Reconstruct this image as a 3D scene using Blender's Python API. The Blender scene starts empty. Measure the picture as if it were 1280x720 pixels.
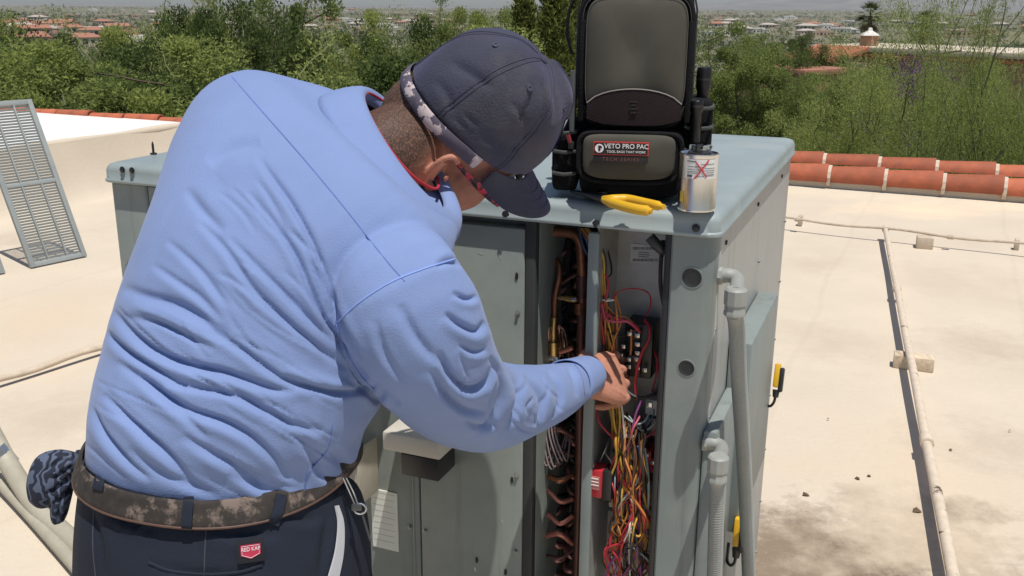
import bpy, bmesh, math, random
import numpy as np
from mathutils import Vector, Matrix
from mathutils.bvhtree import BVHTree

SC = bpy.context.scene
COL = SC.collection
rad = math.radians

# ------------------------------------------------------------------ camera
CAM_H = 1.55
FPX = 1200.0            # focal length in pixels of the 1280x720 photograph
PITCH, ROLL = rad(16.3), rad(0.35)
_F = Vector((0, math.cos(PITCH), -math.sin(PITCH)))
_r0 = Vector((1, 0, 0)); _u0 = Vector((0, math.sin(PITCH), math.cos(PITCH)))
_R = math.cos(ROLL) * _r0 + math.sin(ROLL) * _u0
_U = -math.sin(ROLL) * _r0 + math.cos(ROLL) * _u0
EYE = Vector((0, 0, CAM_H))
cam = bpy.data.cameras.new('camera'); camo = bpy.data.objects.new('camera', cam); COL.objects.link(camo)
cam.sensor_width = 36; cam.lens = 36 * FPX / 1280; cam.clip_start = 0.05; cam.clip_end = 60000
m = Matrix((_R, _U, -_F)).transposed().to_4x4(); m.translation = EYE
camo.matrix_world = m
SC.camera = camo

# ------------------------------------------------------------------ light
SUN = Vector((0.125, -0.275, 0.955)).normalized()      # direction towards the sun
w = bpy.data.worlds.new('World'); SC.world = w; w.use_nodes = True
nt = w.node_tree; nt.nodes.clear()
sky = nt.nodes.new('ShaderNodeTexSky'); sky.sky_type = 'NISHITA'; sky.sun_disc = False
sky.sun_elevation = math.asin(SUN.z); sky.sun_rotation = math.atan2(SUN.x, SUN.y)
sky.altitude = 800; sky.air_density = 1.0; sky.dust_density = 2.0; sky.ozone_density = 1.0
bg = nt.nodes.new('ShaderNodeBackground'); bg.inputs['Strength'].default_value = 0.085
wo = nt.nodes.new('ShaderNodeOutputWorld')
nt.links.new(sky.outputs[0], bg.inputs[0]); nt.links.new(bg.outputs[0], wo.inputs[0])
sl = bpy.data.lights.new('sun', 'SUN'); sl.energy = 4.4; sl.angle = rad(0.53); sl.color = (1.0, 0.955, 0.88)
slo = bpy.data.objects.new('sun', sl); COL.objects.link(slo)
slo.rotation_euler = SUN.to_track_quat('Z', 'Y').to_euler(); slo.location = (0, 0, 30)
SC.view_settings.view_transform = 'Standard'; SC.view_settings.look = 'None'
SC.view_settings.exposure = 0.0; SC.view_settings.gamma = 1.0
SC.view_settings.use_curve_mapping = False
try:
    SC.cycles.use_denoising = True
    SC.cycles.max_bounces = 6; SC.cycles.diffuse_bounces = 3; SC.cycles.glossy_bounces = 3
    SC.cycles.transparent_max_bounces = 8; SC.cycles.volume_bounces = 1
    SC.cycles.sample_clamp_indirect = 4.0
except Exception:
    pass

# ------------------------------------------------------------------ pixel helpers (photo pixels -> directions)
def ray(x, y):
    return ((x - 640) / FPX) * _R + ((360 - y) / FPX) * _U + _F
def at(x, y, s):
    return EYE + ray(x, y) * s
def on_z(x, y, z):
    d = ray(x, y); return EYE + d * ((z - CAM_H) / d.z)
def on_plane(x, y, p, n):
    d = ray(x, y); return EYE + d * ((p - EYE).dot(n) / d.dot(n))
def pix(P):
    q = P - EYE; s = q.dot(_F)
    return 640 + FPX * q.dot(_R) / s, 360 - FPX * q.dot(_U) / s, s

# ------------------------------------------------------------------ materials
MATS = {}
def L(hexs):
    """sRGB 0-255 triple -> linear"""
    return tuple(((c / 255) / 12.92 if c / 255 <= .04045 else ((c / 255 + .055) / 1.055) ** 2.4) for c in hexs)
def mat(name, col, rough=.6, metal=0., var=.18, scale=6., bump=0., bscale=80., spec=.5, col2=None, c2scale=2., c2lo=.5, c2hi=.65, detail=5, sss=0., stretch=None, coat=0., trans=0., streak=None, dent=0.):
    if name in MATS: return MATS[name]
    m = bpy.data.materials.new(name); m.use_nodes = True
    nt = m.node_tree; N, K = nt.nodes, nt.links
    b = N['Principled BSDF']
    b.inputs['Roughness'].default_value = rough; b.inputs['Metallic'].default_value = metal
    b.inputs['Specular IOR Level'].default_value = spec
    if coat: b.inputs['Coat Weight'].default_value = coat
    tc = N.new('ShaderNodeTexCoord')
    vec = tc.outputs['Object']
    if stretch:
        mp = N.new('ShaderNodeMapping'); mp.inputs['Scale'].default_value = stretch
        K.new(vec, mp.inputs['Vector']); vec = mp.outputs['Vector']
    nz = N.new('ShaderNodeTexNoise'); nz.inputs['Scale'].default_value = scale; nz.inputs['Detail'].default_value = detail
    nz.inputs['Roughness'].default_value = .62
    K.new(vec, nz.inputs['Vector'])
    rp = N.new('ShaderNodeValToRGB')
    rp.color_ramp.elements[0].position = .28; rp.color_ramp.elements[1].position = .72
    rp.color_ramp.elements[0].color = (*[max(0, c * (1 - var)) for c in col], 1)
    rp.color_ramp.elements[1].color = (*[min(1, c * (1 + var)) for c in col], 1)
    K.new(nz.outputs['Fac'], rp.inputs['Fac'])
    out = rp.outputs['Color']
    if col2 is not None:
        n2 = N.new('ShaderNodeTexNoise'); n2.inputs['Scale'].default_value = c2scale; n2.inputs['Detail'].default_value = 8
        n2.inputs['Roughness'].default_value = .68
        K.new(vec, n2.inputs['Vector'])
        r2 = N.new('ShaderNodeValToRGB'); r2.color_ramp.elements[0].position = c2lo; r2.color_ramp.elements[1].position = c2hi
        K.new(n2.outputs['Fac'], r2.inputs['Fac'])
        mx = N.new('ShaderNodeMix'); mx.data_type = 'RGBA'
        K.new(r2.outputs['Color'], mx.inputs['Factor']); K.new(out, mx.inputs['A']); mx.inputs['B'].default_value = (*col2, 1)
        out = mx.outputs['Result']
    if streak is not None:
        ms = N.new('ShaderNodeMapping'); ms.inputs['Scale'].default_value = (34, 34, 1.6); K.new(tc.outputs['Object'], ms.inputs['Vector'])
        n3 = N.new('ShaderNodeTexNoise'); n3.inputs['Scale'].default_value = 1.; n3.inputs['Detail'].default_value = 6; n3.inputs['Roughness'].default_value = .7; K.new(ms.outputs['Vector'], n3.inputs['Vector'])
        r3 = N.new('ShaderNodeValToRGB'); r3.color_ramp.elements[0].position = .54; r3.color_ramp.elements[1].position = .80; r3.color_ramp.elements[1].color = (.75, .75, .75, 1); K.new(n3.outputs['Fac'], r3.inputs['Fac'])
        m3 = N.new('ShaderNodeMix'); m3.data_type = 'RGBA'; K.new(r3.outputs['Color'], m3.inputs['Factor']); K.new(out, m3.inputs['A']); m3.inputs['B'].default_value = (*streak, 1)
        out = m3.outputs['Result']
    K.new(out, b.inputs['Base Color'])
    if rough < .95:
        mr = N.new('ShaderNodeMapRange'); mr.inputs['To Min'].default_value = max(0.02, rough - .1); mr.inputs['To Max'].default_value = min(1, rough + .12)
        K.new(nz.outputs['Fac'], mr.inputs['Value']); K.new(mr.outputs['Result'], b.inputs['Roughness'])
    if bump:
        nb = N.new('ShaderNodeTexNoise'); nb.inputs['Scale'].default_value = bscale; nb.inputs['Detail'].default_value = 4
        K.new(vec, nb.inputs['Vector'])
        bp = N.new('ShaderNodeBump'); bp.inputs['Strength'].default_value = bump; bp.inputs['Distance'].default_value = .01
        K.new(nb.outputs['Fac'], bp.inputs['Height']); K.new(bp.outputs['Normal'], b.inputs['Normal'])
        if dent:
            nd = N.new('ShaderNodeTexNoise'); nd.inputs['Scale'].default_value = 5; nd.inputs['Detail'].default_value = 2; K.new(vec, nd.inputs['Vector'])
            b2 = N.new('ShaderNodeBump'); b2.inputs['Strength'].default_value = dent; b2.inputs['Distance'].default_value = .02
            K.new(nd.outputs['Fac'], b2.inputs['Height']); K.new(b2.outputs['Normal'], bp.inputs['Normal'])
    if sss:
        b.inputs['Subsurface Weight'].default_value = sss; b.inputs['Subsurface Radius'].default_value = (.012, .004, .002); b.inputs['Subsurface Scale'].default_value = .5
    MATS[name] = m
    return m
def leafmat(name, c1, c2, trans=.35, rough=.65):
    if name in MATS: return MATS[name]
    m = bpy.data.materials.new(name); m.use_nodes = True
    nt = m.node_tree; N, K = nt.nodes, nt.links; N.clear()
    g = N.new('ShaderNodeNewGeometry'); oi = N.new('ShaderNodeObjectInfo')
    ad = N.new('ShaderNodeMath'); ad.operation = 'MULTIPLY_ADD'; ad.inputs[1].default_value = .5
    K.new(g.outputs['Random Per Island'], ad.inputs[0])
    m2 = N.new('ShaderNodeMath'); m2.operation = 'MULTIPLY'; m2.inputs[1].default_value = .5
    K.new(oi.outputs['Random'], m2.inputs[0]); K.new(m2.outputs[0], ad.inputs[2])
    mx = N.new('ShaderNodeMix'); mx.data_type = 'RGBA'; mx.inputs['A'].default_value = (*c1, 1); mx.inputs['B'].default_value = (*c2, 1)
    K.new(ad.outputs[0], mx.inputs['Factor'])
    d = N.new('ShaderNodeBsdfDiffuse'); t = N.new('ShaderNodeBsdfTranslucent'); gl = N.new('ShaderNodeBsdfGlossy'); gl.inputs['Roughness'].default_value = rough
    for n in (d, t): K.new(mx.outputs['Result'], n.inputs['Color'])
    s1 = N.new('ShaderNodeMixShader'); s1.inputs[0].default_value = trans; K.new(d.outputs[0], s1.inputs[1]); K.new(t.outputs[0], s1.inputs[2])
    o = N.new('ShaderNodeOutputMaterial'); K.new(s1.outputs[0], o.inputs['Surface'])
    MATS[name] = m
    return m

# ------------------------------------------------------------------ mesh helpers
class MB:
    def __init__(self): self.v = []; self.f = []
    def add(self, vs, fs):
        k = len(self.v); self.v += [tuple(p) for p in vs]; self.f += [tuple(i + k for i in q) for q in fs]; return self
    def box(self, c, size, ax=None):
        c = Vector(c); ax = ax or (Vector((1, 0, 0)), Vector((0, 1, 0)), Vector((0, 0, 1)))
        h = [a * (s / 2) for a, s in zip(ax, size)]
        vs = [c + h[0] * i + h[1] * j + h[2] * k for i in (-1, 1) for j in (-1, 1) for k in (-1, 1)]
        fs = [(0, 1, 3, 2), (4, 6, 7, 5), (0, 4, 5, 1), (2, 3, 7, 6), (0, 2, 6, 4), (1, 5, 7, 3)]
        if ax[0].cross(ax[1]).dot(ax[2]) < 0: fs = [q[::-1] for q in fs]
        return self.add(vs, fs)
    def tube(self, pts, r, n=8, cap=True, closed=False):
        pts = [Vector(p) for p in pts]; k = len(pts)
        rr = r if isinstance(r, (list, tuple)) else [r] * k
        rings = []; up = None
        for i, p in enumerate(pts):
            a = pts[(i - 1) % k] if (i > 0 or closed) else p; b = pts[(i + 1) % k] if (i < k - 1 or closed) else p
            t = (b - a)
            if t.length < 1e-9: t = Vector((0, 0, 1))
            t.normalize()
            if up is None:
                up = Vector((0, 0, 1)) if abs(t.z) < .9 else Vector((1, 0, 0))
            up = (up - t * up.dot(t))
            if up.length < 1e-6: up = t.orthogonal()
            up.normalize(); sd = t.cross(up)
            rings.append([p + (up * math.cos(2 * math.pi * j / n) + sd * math.sin(2 * math.pi * j / n)) * rr[i] for j in range(n)])
        return self.loft(rings, cap, closed)
    def loft(self, rings, cap=True, closed=False):
        n = len(rings[0]); k = len(rings); vs = [p for r in rings for p in r]; fs = []
        for i in range(k if closed else k - 1):
            for j in range(n):
                a, b = i * n + j, i * n + (j + 1) % n; c, d = ((i + 1) % k) * n + (j + 1) % n, ((i + 1) % k) * n + j
                fs.append((a, b, c, d))
        if cap and not closed:
            fs.append(tuple(range(n))[::-1]); fs.append(tuple((k - 1) * n + j for j in range(n)))
        return self.add(vs, fs)
    def lathe(self, prof, o, ax, n=24, cap=True):
        """prof: (radius, height) pairs; ax = (x, y, z) unit vectors"""
        o = Vector(o)
        rings = [[o + ax[2] * h + (ax[0] * math.cos(2 * math.pi * j / n) + ax[1] * math.sin(2 * math.pi * j / n)) * r for j in range(n)] for r, h in prof]
        return self.loft(rings, cap)
    def mesh(self, name):
        me = bpy.data.meshes.new(name); me.from_pydata(self.v, [], self.f); me.update(); return me
XYZ = (Vector((1, 0, 0)), Vector((0, 1, 0)), Vector((0, 0, 1)))

def link(name, me, material=None, parent=None, smooth=None, bevel=0., seg=2):
    if bevel or smooth is not None:
        bm = bmesh.new(); bm.from_mesh(me)
        bmesh.ops.recalc_face_normals(bm, faces=bm.faces)
        if bevel:
            es = [e for e in bm.edges if len(e.link_faces) == 2 and e.calc_face_angle(0) > .6]
            bmesh.ops.bevel(bm, geom=es, offset=bevel, segments=seg, affect='EDGES', profile=.5, clamp_overlap=True)
        if smooth is not None:
            for f in bm.faces: f.smooth = True
            for e in bm.edges:
                if len(e.link_faces) == 2: e.smooth = e.calc_face_angle(0) < smooth
        bm.to_mesh(me); bm.free()
    if material is not None:
        me.materials.clear()
        for mm in (material if isinstance(material, (list, tuple)) else [material]): me.materials.append(mm)
    o = bpy.data.objects.new(name, me); COL.objects.link(o)
    if parent is not None: setpar(o, parent)
    return o
def wmat(o):
    """world matrix from the transform channels (no depsgraph needed)"""
    mb = Matrix.LocRotScale(o.location, o.rotation_euler, o.scale)
    return (wmat(o.parent) @ o.matrix_parent_inverse @ mb) if o.parent else mb
def setpar(o, p):
    o.parent = p; o.matrix_parent_inverse = wmat(p).inverted()
def build(name, mb, material, parent=None, smooth=.7, bevel=0., seg=2):
    return link(name, mb.mesh(name), material, parent, smooth, bevel, seg)
def tag(o, label=None, cat=None, group=None, kind=None):
    for k, v in (('label', label), ('category', cat), ('group', group), ('kind', kind)):
        if v: o[k] = v
    return o
def thing(name, label, cat, loc=(0, 0, 0), group=None):
    o = bpy.data.objects.new(name, None); COL.objects.link(o); o.location = loc
    o.empty_display_size = .1
    return tag(o, label, cat, group)
def inst(name, me, loc=(0, 0, 0), rot=None, parent=None, material=None, scale=None):
    o = bpy.data.objects.new(name, me); COL.objects.link(o)
    if rot is not None:
        o.rotation_euler = rot if not isinstance(rot, Matrix) else rot.to_euler()
    o.location = loc
    if scale is not None: o.scale = scale
    if parent is not None: setpar(o, parent)
    return o
def copy_tree(o, parent=None):
    c = o.copy(); COL.objects.link(c)
    if parent is not None: c.parent = parent
    for ch in list(o.children): copy_tree(ch, c)
    return c
def spline(pts, k=6):
    """Catmull-Rom through points"""
    P = [Vector(p) for p in pts]
    if len(P) < 3: return [P[0].lerp(P[-1], i / k) for i in range(k + 1)]
    Q = [P[0] * 2 - P[1]] + P + [P[-1] * 2 - P[-2]]; out = []
    for i in range(1, len(Q) - 2):
        a, b, c, d = Q[i - 1:i + 3]
        for j in range(k):
            t = j / k
            out.append(.5 * ((2 * b) + (c - a) * t + (2 * a - 5 * b + 4 * c - d) * t * t + (3 * b - a - 3 * c + d) * t ** 3))
    out.append(P[-1]); return out
def bake(me_or_mb, mods, name):
    """evaluate a stack of modifiers on a mesh and return a plain mesh"""
    me = me_or_mb.mesh(name) if isinstance(me_or_mb, MB) else me_or_mb
    o = bpy.data.objects.new('tmp', me); COL.objects.link(o)
    for ty, kw in mods:
        md = o.modifiers.new(ty, ty)
        for k, v in kw.items(): setattr(md, k, v)
    dg = bpy.context.evaluated_depsgraph_get()
    out = bpy.data.meshes.new_from_object(o.evaluated_get(dg)); out.name = name
    bpy.data.objects.remove(o); return out
def text_mesh(txt, size, ext=.0004, align='CENTER', bold=0.0):
    cu = bpy.data.curves.new('t', 'FONT'); cu.body = txt; cu.size = size; cu.extrude = ext; cu.align_x = align; cu.align_y = 'CENTER'; cu.offset = bold
    o = bpy.data.objects.new('t', cu); COL.objects.link(o)
    dg = bpy.context.evaluated_depsgraph_get()
    me = bpy.data.meshes.new_from_object(o.evaluated_get(dg)); bpy.data.objects.remove(o); return me
def place(me, o, ax):
    """bake a frame (origin, x, y, z axes) into a mesh"""
    M = Matrix((ax[0], ax[1], ax[2])).transposed().to_4x4(); M.translation = o
    me.transform(M); return me
def vnoise(P, seed=0, octaves=3):
    """cheap smooth pseudo-noise on an (n,3) array, about -1..1"""
    rs = np.random.RandomState(seed); out = np.zeros(len(P)); amp = 1.; tot = 0
    for o in range(octaves):
        for _ in range(4):
            d = rs.normal(size=3); d /= np.linalg.norm(d); out += amp * np.sin(P @ d * (1.7 ** o) * 2 + rs.rand() * 6.28) / 2.2
        tot += amp; amp *= .55
    return out / tot
# ================================================================== building frame (roof, parapets and unit share it)
E1 = Vector((0.914, -0.406, 0)).normalized(); E2 = Vector((-E1.y, E1.x, 0)); EZ = Vector((0, 0, 1))
def bld(a, b, z=0.): return E1 * a + E2 * b + EZ * z
BAX = (E1, E2, EZ)

# ------------------------------------------------------------------ roof surface
def roofmat():
    m = mat('roof_coating', (.590, .510, .405), rough=.85, var=.07, scale=1.3, bump=.25, bscale=35, detail=9)
    nt = m.node_tree; N, K = nt.nodes, nt.links; b = N['Principled BSDF']
    old = b.inputs['Base Color'].links[0].from_socket
    tc = N.new('ShaderNodeTexCoord')
    def stain(center, radius, col, scale, lo, hi, stretch=(1, 1, 1)):
        nonlocal old
        mp = N.new('ShaderNodeMapping'); mp.vector_type = 'POINT'; mp.inputs['Location'].default_value = [-c * s / radius for c, s in zip(center, stretch)]
        mp.inputs['Scale'].default_value = [s / radius for s in stretch]
        K.new(tc.outputs['Object'], mp.inputs['Vector'])
        ln = N.new('ShaderNodeVectorMath'); ln.operation = 'LENGTH'; K.new(mp.outputs['Vector'], ln.inputs[0])
        nz = N.new('ShaderNodeTexNoise'); nz.inputs['Scale'].default_value = scale; nz.inputs['Detail'].default_value = 9; nz.inputs['Roughness'].default_value = .72
        K.new(tc.outputs['Object'], nz.inputs['Vector'])
        a = N.new('ShaderNodeMath'); a.operation = 'MULTIPLY_ADD'; a.inputs[1].default_value = -.55; K.new(ln.outputs['Value'], a.inputs[0]); K.new(nz.outputs['Fac'], a.inputs[2])
        mr = N.new('ShaderNodeMapRange'); mr.inputs['From Min'].default_value = lo; mr.inputs['From Max'].default_value = hi; K.new(a.outputs[0], mr.inputs['Value'])
        mx = N.new('ShaderNodeMix'); mx.data_type = 'RGBA'; K.new(mr.outputs['Result'], mx.inputs['Factor']); K.new(old, mx.inputs['A']); mx.inputs['B'].default_value = (*col, 1)
        old = mx.outputs['Result']
    c = on_z(1050, 720, 0); stain(c, .62, (.15, .11, .075), 10, .10, .38)
    c = on_z(1150, 668, 0); stain(c, .42, (.37, .30, .22), 7, .08, .28)
    c = on_z(1215, 640, 0); stain(c, .22, (.24, .19, .14), 8, .10, .28, (1, 1.6, 1))
    c = on_z(985, 690, 0); stain(c, .42, (.24, .18, .125), 9, .10, .38)
    c = on_z(1075, 618, 0); stain(c, .17, (.38, .31, .23), 12, .2, .45)
    c = on_z(1150, 600, 0); stain(c, 1.2, (.60, .50, .38), 3, .15, .5)
    c = on_z(1150, 262, 0); stain(c, 1.3, (.76, .60, .43), 2.5, .12, .5, (1, 2.2, 1))
    c = on_z(60, 400, 0); stain(c, 1.6, (.60, .49, .37), 2.2, .2, .5)
    c = on_z(1240, 560, 0); stain(c, .7, (.52, .44, .34), 5, .25, .5)
    for x, y, r_, cc, sc in ((1050, 430, .55, (.52, .44, .34), 4), (1230, 430, .5, (.50, .42, .32), 6), (1200, 350, .8, (.54, .455, .35), 3), (1010, 330, .5, (.53, .45, .35), 5), (40, 300, .6, (.50, .42, .33), 5), (60, 520, .5, (.52, .44, .34), 6)):
        stain(on_z(x, y, 0), r_, cc, sc, .12, .5)
    gn = N.new('ShaderNodeTexNoise'); gn.inputs['Scale'].default_value = 130; gn.inputs['Detail'].default_value = 3; K.new(tc.outputs['Object'], gn.inputs['Vector'])
    gr = N.new('ShaderNodeMapRange'); gr.inputs['From Min'].default_value = .62; gr.inputs['From Max'].default_value = .80; gr.inputs['To Max'].default_value = .5; K.new(gn.outputs['Fac'], gr.inputs['Value'])
    gx = N.new('ShaderNodeMix'); gx.data_type = 'RGBA'; K.new(gr.outputs['Result'], gx.inputs['Factor']); K.new(old, gx.inputs['A']); gx.inputs['B'].default_value = (.38, .31, .23, 1); old = gx.outputs['Result']
    # faint coating laps
    mp = N.new('ShaderNodeMapping'); mp.inputs['Rotation'].default_value = (0, 0, -math.atan2(-.406, .914)); K.new(tc.outputs['Object'], mp.inputs['Vector'])
    wv = N.new('ShaderNodeTexWave'); wv.bands_direction = 'X'; wv.inputs['Scale'].default_value = .31; wv.inputs['Distortion'].default_value = .7; wv.inputs['Detail'].default_value = 3; wv.inputs['Detail Scale'].default_value = 2; K.new(mp.outputs['Vector'], wv.inputs['Vector'])
    rp = N.new('ShaderNodeValToRGB'); rp.color_ramp.elements[0].position = .9965; rp.color_ramp.elements[1].position = 1.0; rp.color_ramp.elements[1].color = (.12, .12, .12, 1); K.new(wv.outputs['Fac'], rp.inputs['Fac'])
    mx = N.new('ShaderNodeMix'); mx.data_type = 'RGBA'; K.new(rp.outputs['Color'], mx.inputs['Factor']); K.new(old, mx.inputs['A']); mx.inputs['B'].default_value = (.40, .33, .25, 1); old = mx.outputs['Result']
    K.new(old, b.inputs['Base Color'])
    return m
ROOF = roofmat()
DA, DB, DZ = -6.53, 7.25, .47          # raised white deck: inner wall line, rear edge, height
RB = 8.70                              # rear parapet of the low roof
def roof_height(a, b):
    r = .30                            # rounded cove where the coating runs up the raised deck wall and the parapet
    z = .006 * math.sin(a * 1.3 + b * .7) + .004 * math.sin(a * 2.9 - b * 1.7)
    for d, top in ((a - DA if b < DB + .4 else 9, .47), (RB - b, .045)):
        rr_ = r if top > .2 else .12
        if d < rr_:
            q = 1 - max(0, d) / rr_; z = max(z, top * q ** 2.2)
    return z
mb = MB(); A = [DA + .001] + [DA + .04 * i for i in range(1, 9)] + [DA + .4 + .18 * i for i in range(70)]
B = [-7 + .25 * i for i in range(61)] + [8.32, 8.4, 8.46, 8.5, 8.55, 8.6, 8.65, 8.70]
vs = [bld(a, b, roof_height(a, b)) for a in A for b in B]; nb = len(B)
fs = [(i * nb + j, (i + 1) * nb + j, (i + 1) * nb + j + 1, i * nb + j + 1) for i in range(len(A) - 1) for j in range(nb - 1)]
mb.add(vs, fs); roof = build('roof', mb, ROOF, smooth=3); tag(roof, kind='structure')
# building body under the roof so that the sheet has a house below it
mb = MB(); mb.box(bld(0, .8, -2.45), (13.4, 15.8, 4.6), BAX)
STUCCO = mat('stucco', (.50, .41, .31), rough=.9, var=.1, scale=3, bump=.3, bscale=60)
hw = build('house_wall', mb, STUCCO, bevel=.02); tag(hw, kind='structure')

# raised white deck on the left
WHITE = mat('white_coating', (.76, .75, .73), rough=.7, var=.05, scale=2, bump=.2, bscale=20, col2=(.62, .57, .50), c2scale=1.4, c2lo=.56, c2hi=.8)
mb = MB(); 
wallx = DA - .02
mb.box(bld(DA - 3.03, DB - 5, -.02), (6.0, 10.0, .99), BAX)
deck = build('raised_deck', mb, [WHITE, ROOF], bevel=.05, seg=3); tag(deck, kind='structure')
for p in deck.data.polygons:
    c = p.center
    if c.dot(E1) > DA - .075 and p.normal.z < .8: p.material_index = 1
CLAY = mat('clay_tile', (.42, .115, .055), rough=.75, var=.22, scale=9, bump=.15, bscale=50, col2=(.24, .095, .06), c2scale=7, c2lo=.56, c2hi=.8)
_nt = CLAY.node_tree; _b = _nt.nodes['Principled BSDF']; _o = _b.inputs['Base Color'].links[0].from_socket
_oi = _nt.nodes.new('ShaderNodeObjectInfo'); _hs = _nt.nodes.new('ShaderNodeHueSaturation'); _mr = _nt.nodes.new('ShaderNodeMapRange'); _mr.inputs['To Min'].default_value = .72; _mr.inputs['To Max'].default_value = 1.18
_nt.links.new(_oi.outputs['Random'], _mr.inputs['Value']); _nt.links.new(_mr.outputs['Result'], _hs.inputs['Value']); _nt.links.new(_o, _hs.inputs['Color']); _nt.links.new(_hs.outputs['Color'], _b.inputs['Base Color'])
MORTAR = mat('mortar', (.58, .49, .39), rough=.95, var=.15, scale=20, bump=.5, bscale=90)

def barrel_mesh(name, ln, r0, r1, thick=.014, n=9, arc=180):
    """half-round tapered clay tile, long axis X, open side down"""
    mb = MB(); rings = []
    for x, r in ((0, r0), (ln * .5, (r0 + r1) / 2), (ln, r1)):
        ring = []
        for j in range(n + 1):
            t = rad((180 - arc) / 2 + arc * j / n); ring.append(Vector((x, math.cos(t) * r, math.sin(t) * r)))
        for j in range(n, -1, -1):
            t = rad((180 - arc) / 2 + arc * j / n); ring.append(Vector((x, math.cos(t) * (r - thick), math.sin(t) * (r - thick))))
        rings.append(ring)
    mb.loft(rings); me = mb.mesh(name)
    bm = bmesh.new(); bm.from_mesh(me); bmesh.ops.recalc_face_normals(bm, faces=bm.faces)
    for f in bm.faces: f.smooth = True
    for e in bm.edges:
        if len(e.link_faces) == 2: e.smooth = e.calc_face_angle(0) < .6
    bm.to_mesh(me); bm.free(); me.materials.append(CLAY); return me
# rear parapet of the low roof with two rows of barrel tile
par = thing('tiled_parapet', 'low stucco parapet capped with two rows of red clay barrel tiles behind the pipes', 'parapet', bld(0, RB + .12, 0))
mb = MB(); mb.box(bld(.2, RB + .205, -.06), (13.0, .36, .40), BAX); build('curb', mb, ROOF, par, bevel=.03)
TL = .46; T1 = barrel_mesh('clay_tile', TL + .045, .092, .108, arc=200); T2 = barrel_mesh('clay_tile', TL + .045, .085, .098)
MC = MB(); MC.tube([Vector((0, 0, 0)), Vector((.028, 0, 0))], .107, 12); MCm = MC.mesh('mortar'); MCm.materials.append(MORTAR)
ang = math.atan2(E1.y, E1.x); rng = random.Random(4)
a0 = (on_z(1018, 236, .12)).dot(E1)
for i in range(-12, 10):
    a = a0 + i * TL
    if not -6.4 < a < 6.2: continue
    dz = rng.uniform(-.004, .004)
    inst('clay_tile', T1, bld(a, RB + .085 + rng.uniform(-.004, .004), .135 + dz), (rad(14), rad(-1.2), ang), par)
    inst('mortar', MCm, bld(a + .040, RB + .083, .137), (rad(rng.uniform(0, 90)), 0, ang), par, scale=(1.1, .97, .97))
    inst('clay_tile', T2, bld(a - .07, RB + .245, .225 + dz), (rad(-3), rad(-1.2), ang), par)
    inst('mortar', MCm, bld(a - .030, RB + .243, .226), (0, 0, ang), par, scale=(1.1, .885, .885))
# tile edging of the raised deck
edg = thing('deck_tile_edge', 'thin red clay tile edging along the far side of the white raised roof', 'tile edging', bld(DA - 2, DB, DZ))
T3 = barrel_mesh('clay_tile', .44, .05, .062)
for i in range(13):
    a = DA - .45 * (i + 1)
    inst('clay_tile', T3, bld(a + .02, DB - .02 + rng.uniform(-.01, .01), DZ - .015 + .012 * (i % 2)), (0, 0, ang), edg)
# beige coated lip between wall and white top
mb = MB(); pts = [bld(DA - .035 + .01 * math.sin(k), DB - .02 - k * .5, DZ - .012) for k in range(21)]
mb.tube(pts, [.034 + .008 * math.sin(k * 2.3) for k in range(21)], 10); o = build('coated_lip', mb, ROOF); tag(o, kind='structure')

# ------------------------------------------------------------------ pipes and blocks on the roof
PIPEP = mat('flaking_pipe_paint', (.62, .52, .41), rough=.7, var=.12, scale=30, col2=(.10, .06, .04), c2scale=9, c2lo=.60, c2hi=.63, bump=.2)
WOOD = mat('weathered_wood', (.60, .49, .36), rough=.85, var=.25, scale=4, stretch=(12, 1.5, 12), bump=.3, bscale=30, col2=(.30, .22, .15), c2scale=2.5, c2lo=.55, c2hi=.8)
LINE = mat('beige_pipe_paint', (.52, .43, .33), rough=.7, var=.2, scale=15)
gp = thing('gas_pipe', 'long cream painted steel pipe with flaking paint running across the roof on blocks', 'pipe', on_z(1140, 452, .0))
P0 = on_z(1107, 288, .078); P1 = on_z(1191, 720, .08); dr = (P1 - P0)
mb = MB(); pts = [P0 + dr * (k / 24) + EZ * (.004 * math.sin(k * .9)) for k in range(33)]
mb.tube(pts, .0175, 12); build('pipe', mb, PIPEP, gp)
for t, nm in ((.34, 'coupling'), (.80, 'coupling'), (-.01, 'elbow')):
    q = P0 + dr * t; u = dr.normalized(); mb = MB(); mb.tube([q - u * .03, q - u * .028, q + u * .028, q + u * .03], [.017, .0235, .0235, .017], 12); build(nm, mb, PIPEP, gp)
def blk(name, c, size, rz, label, mtl, cat='block'):
    mb = MB(); ca, sa = math.cos(rz), math.sin(rz); ax = (Vector((ca, sa, 0)), Vector((-sa, ca, 0)), EZ)
    mb.box(c + EZ * (size[2] / 2 - .004), size, ax); me = mb.mesh(name)
    o = link(name, me, mtl, None, .7, .006, 2); tag(o, label, cat); return o
blk('wood_block', on_z(1141, 459, 0) , (.17, .075, .064), rad(-22), 'pale weathered wood block carrying the long pipe at mid length', WOOD)
blk('wood_block', on_z(1155, 309, 0), (.105, .10, .08), rad(-20), 'small beige block standing under the thin cross pipe', LINE)
tp = thing('thin_pipe', 'thin beige pipe crossing the roof in front of the tiled parapet', 'pipe', on_z(1100, 300, 0))
Q0 = on_z(940, 268, .085); Q1 = on_z(1340, 312, .085); mb = MB()
mb.tube([Q0.lerp(Q1, k / 20) + EZ * (.008 * math.sin(k * .8)) for k in range(21)], .0095, 8); build('pipe', mb, LINE, tp)
for px in (997, 1188):
    q = on_z(px, 274 if px < 1100 else 296, .09); mb = MB(); mb.tube([q - E1 * .02, q + E1 * .02], .018, 8); build('clamp', mb, LINE, tp)
for q in (on_z(1000, 281, 0), on_z(1270, 312, 0)):
    mb = MB(); mb.box(q + EZ * .035, (.03, .06, .075), BAX); build('support', mb, LINE, tp, bevel=.004)
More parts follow.
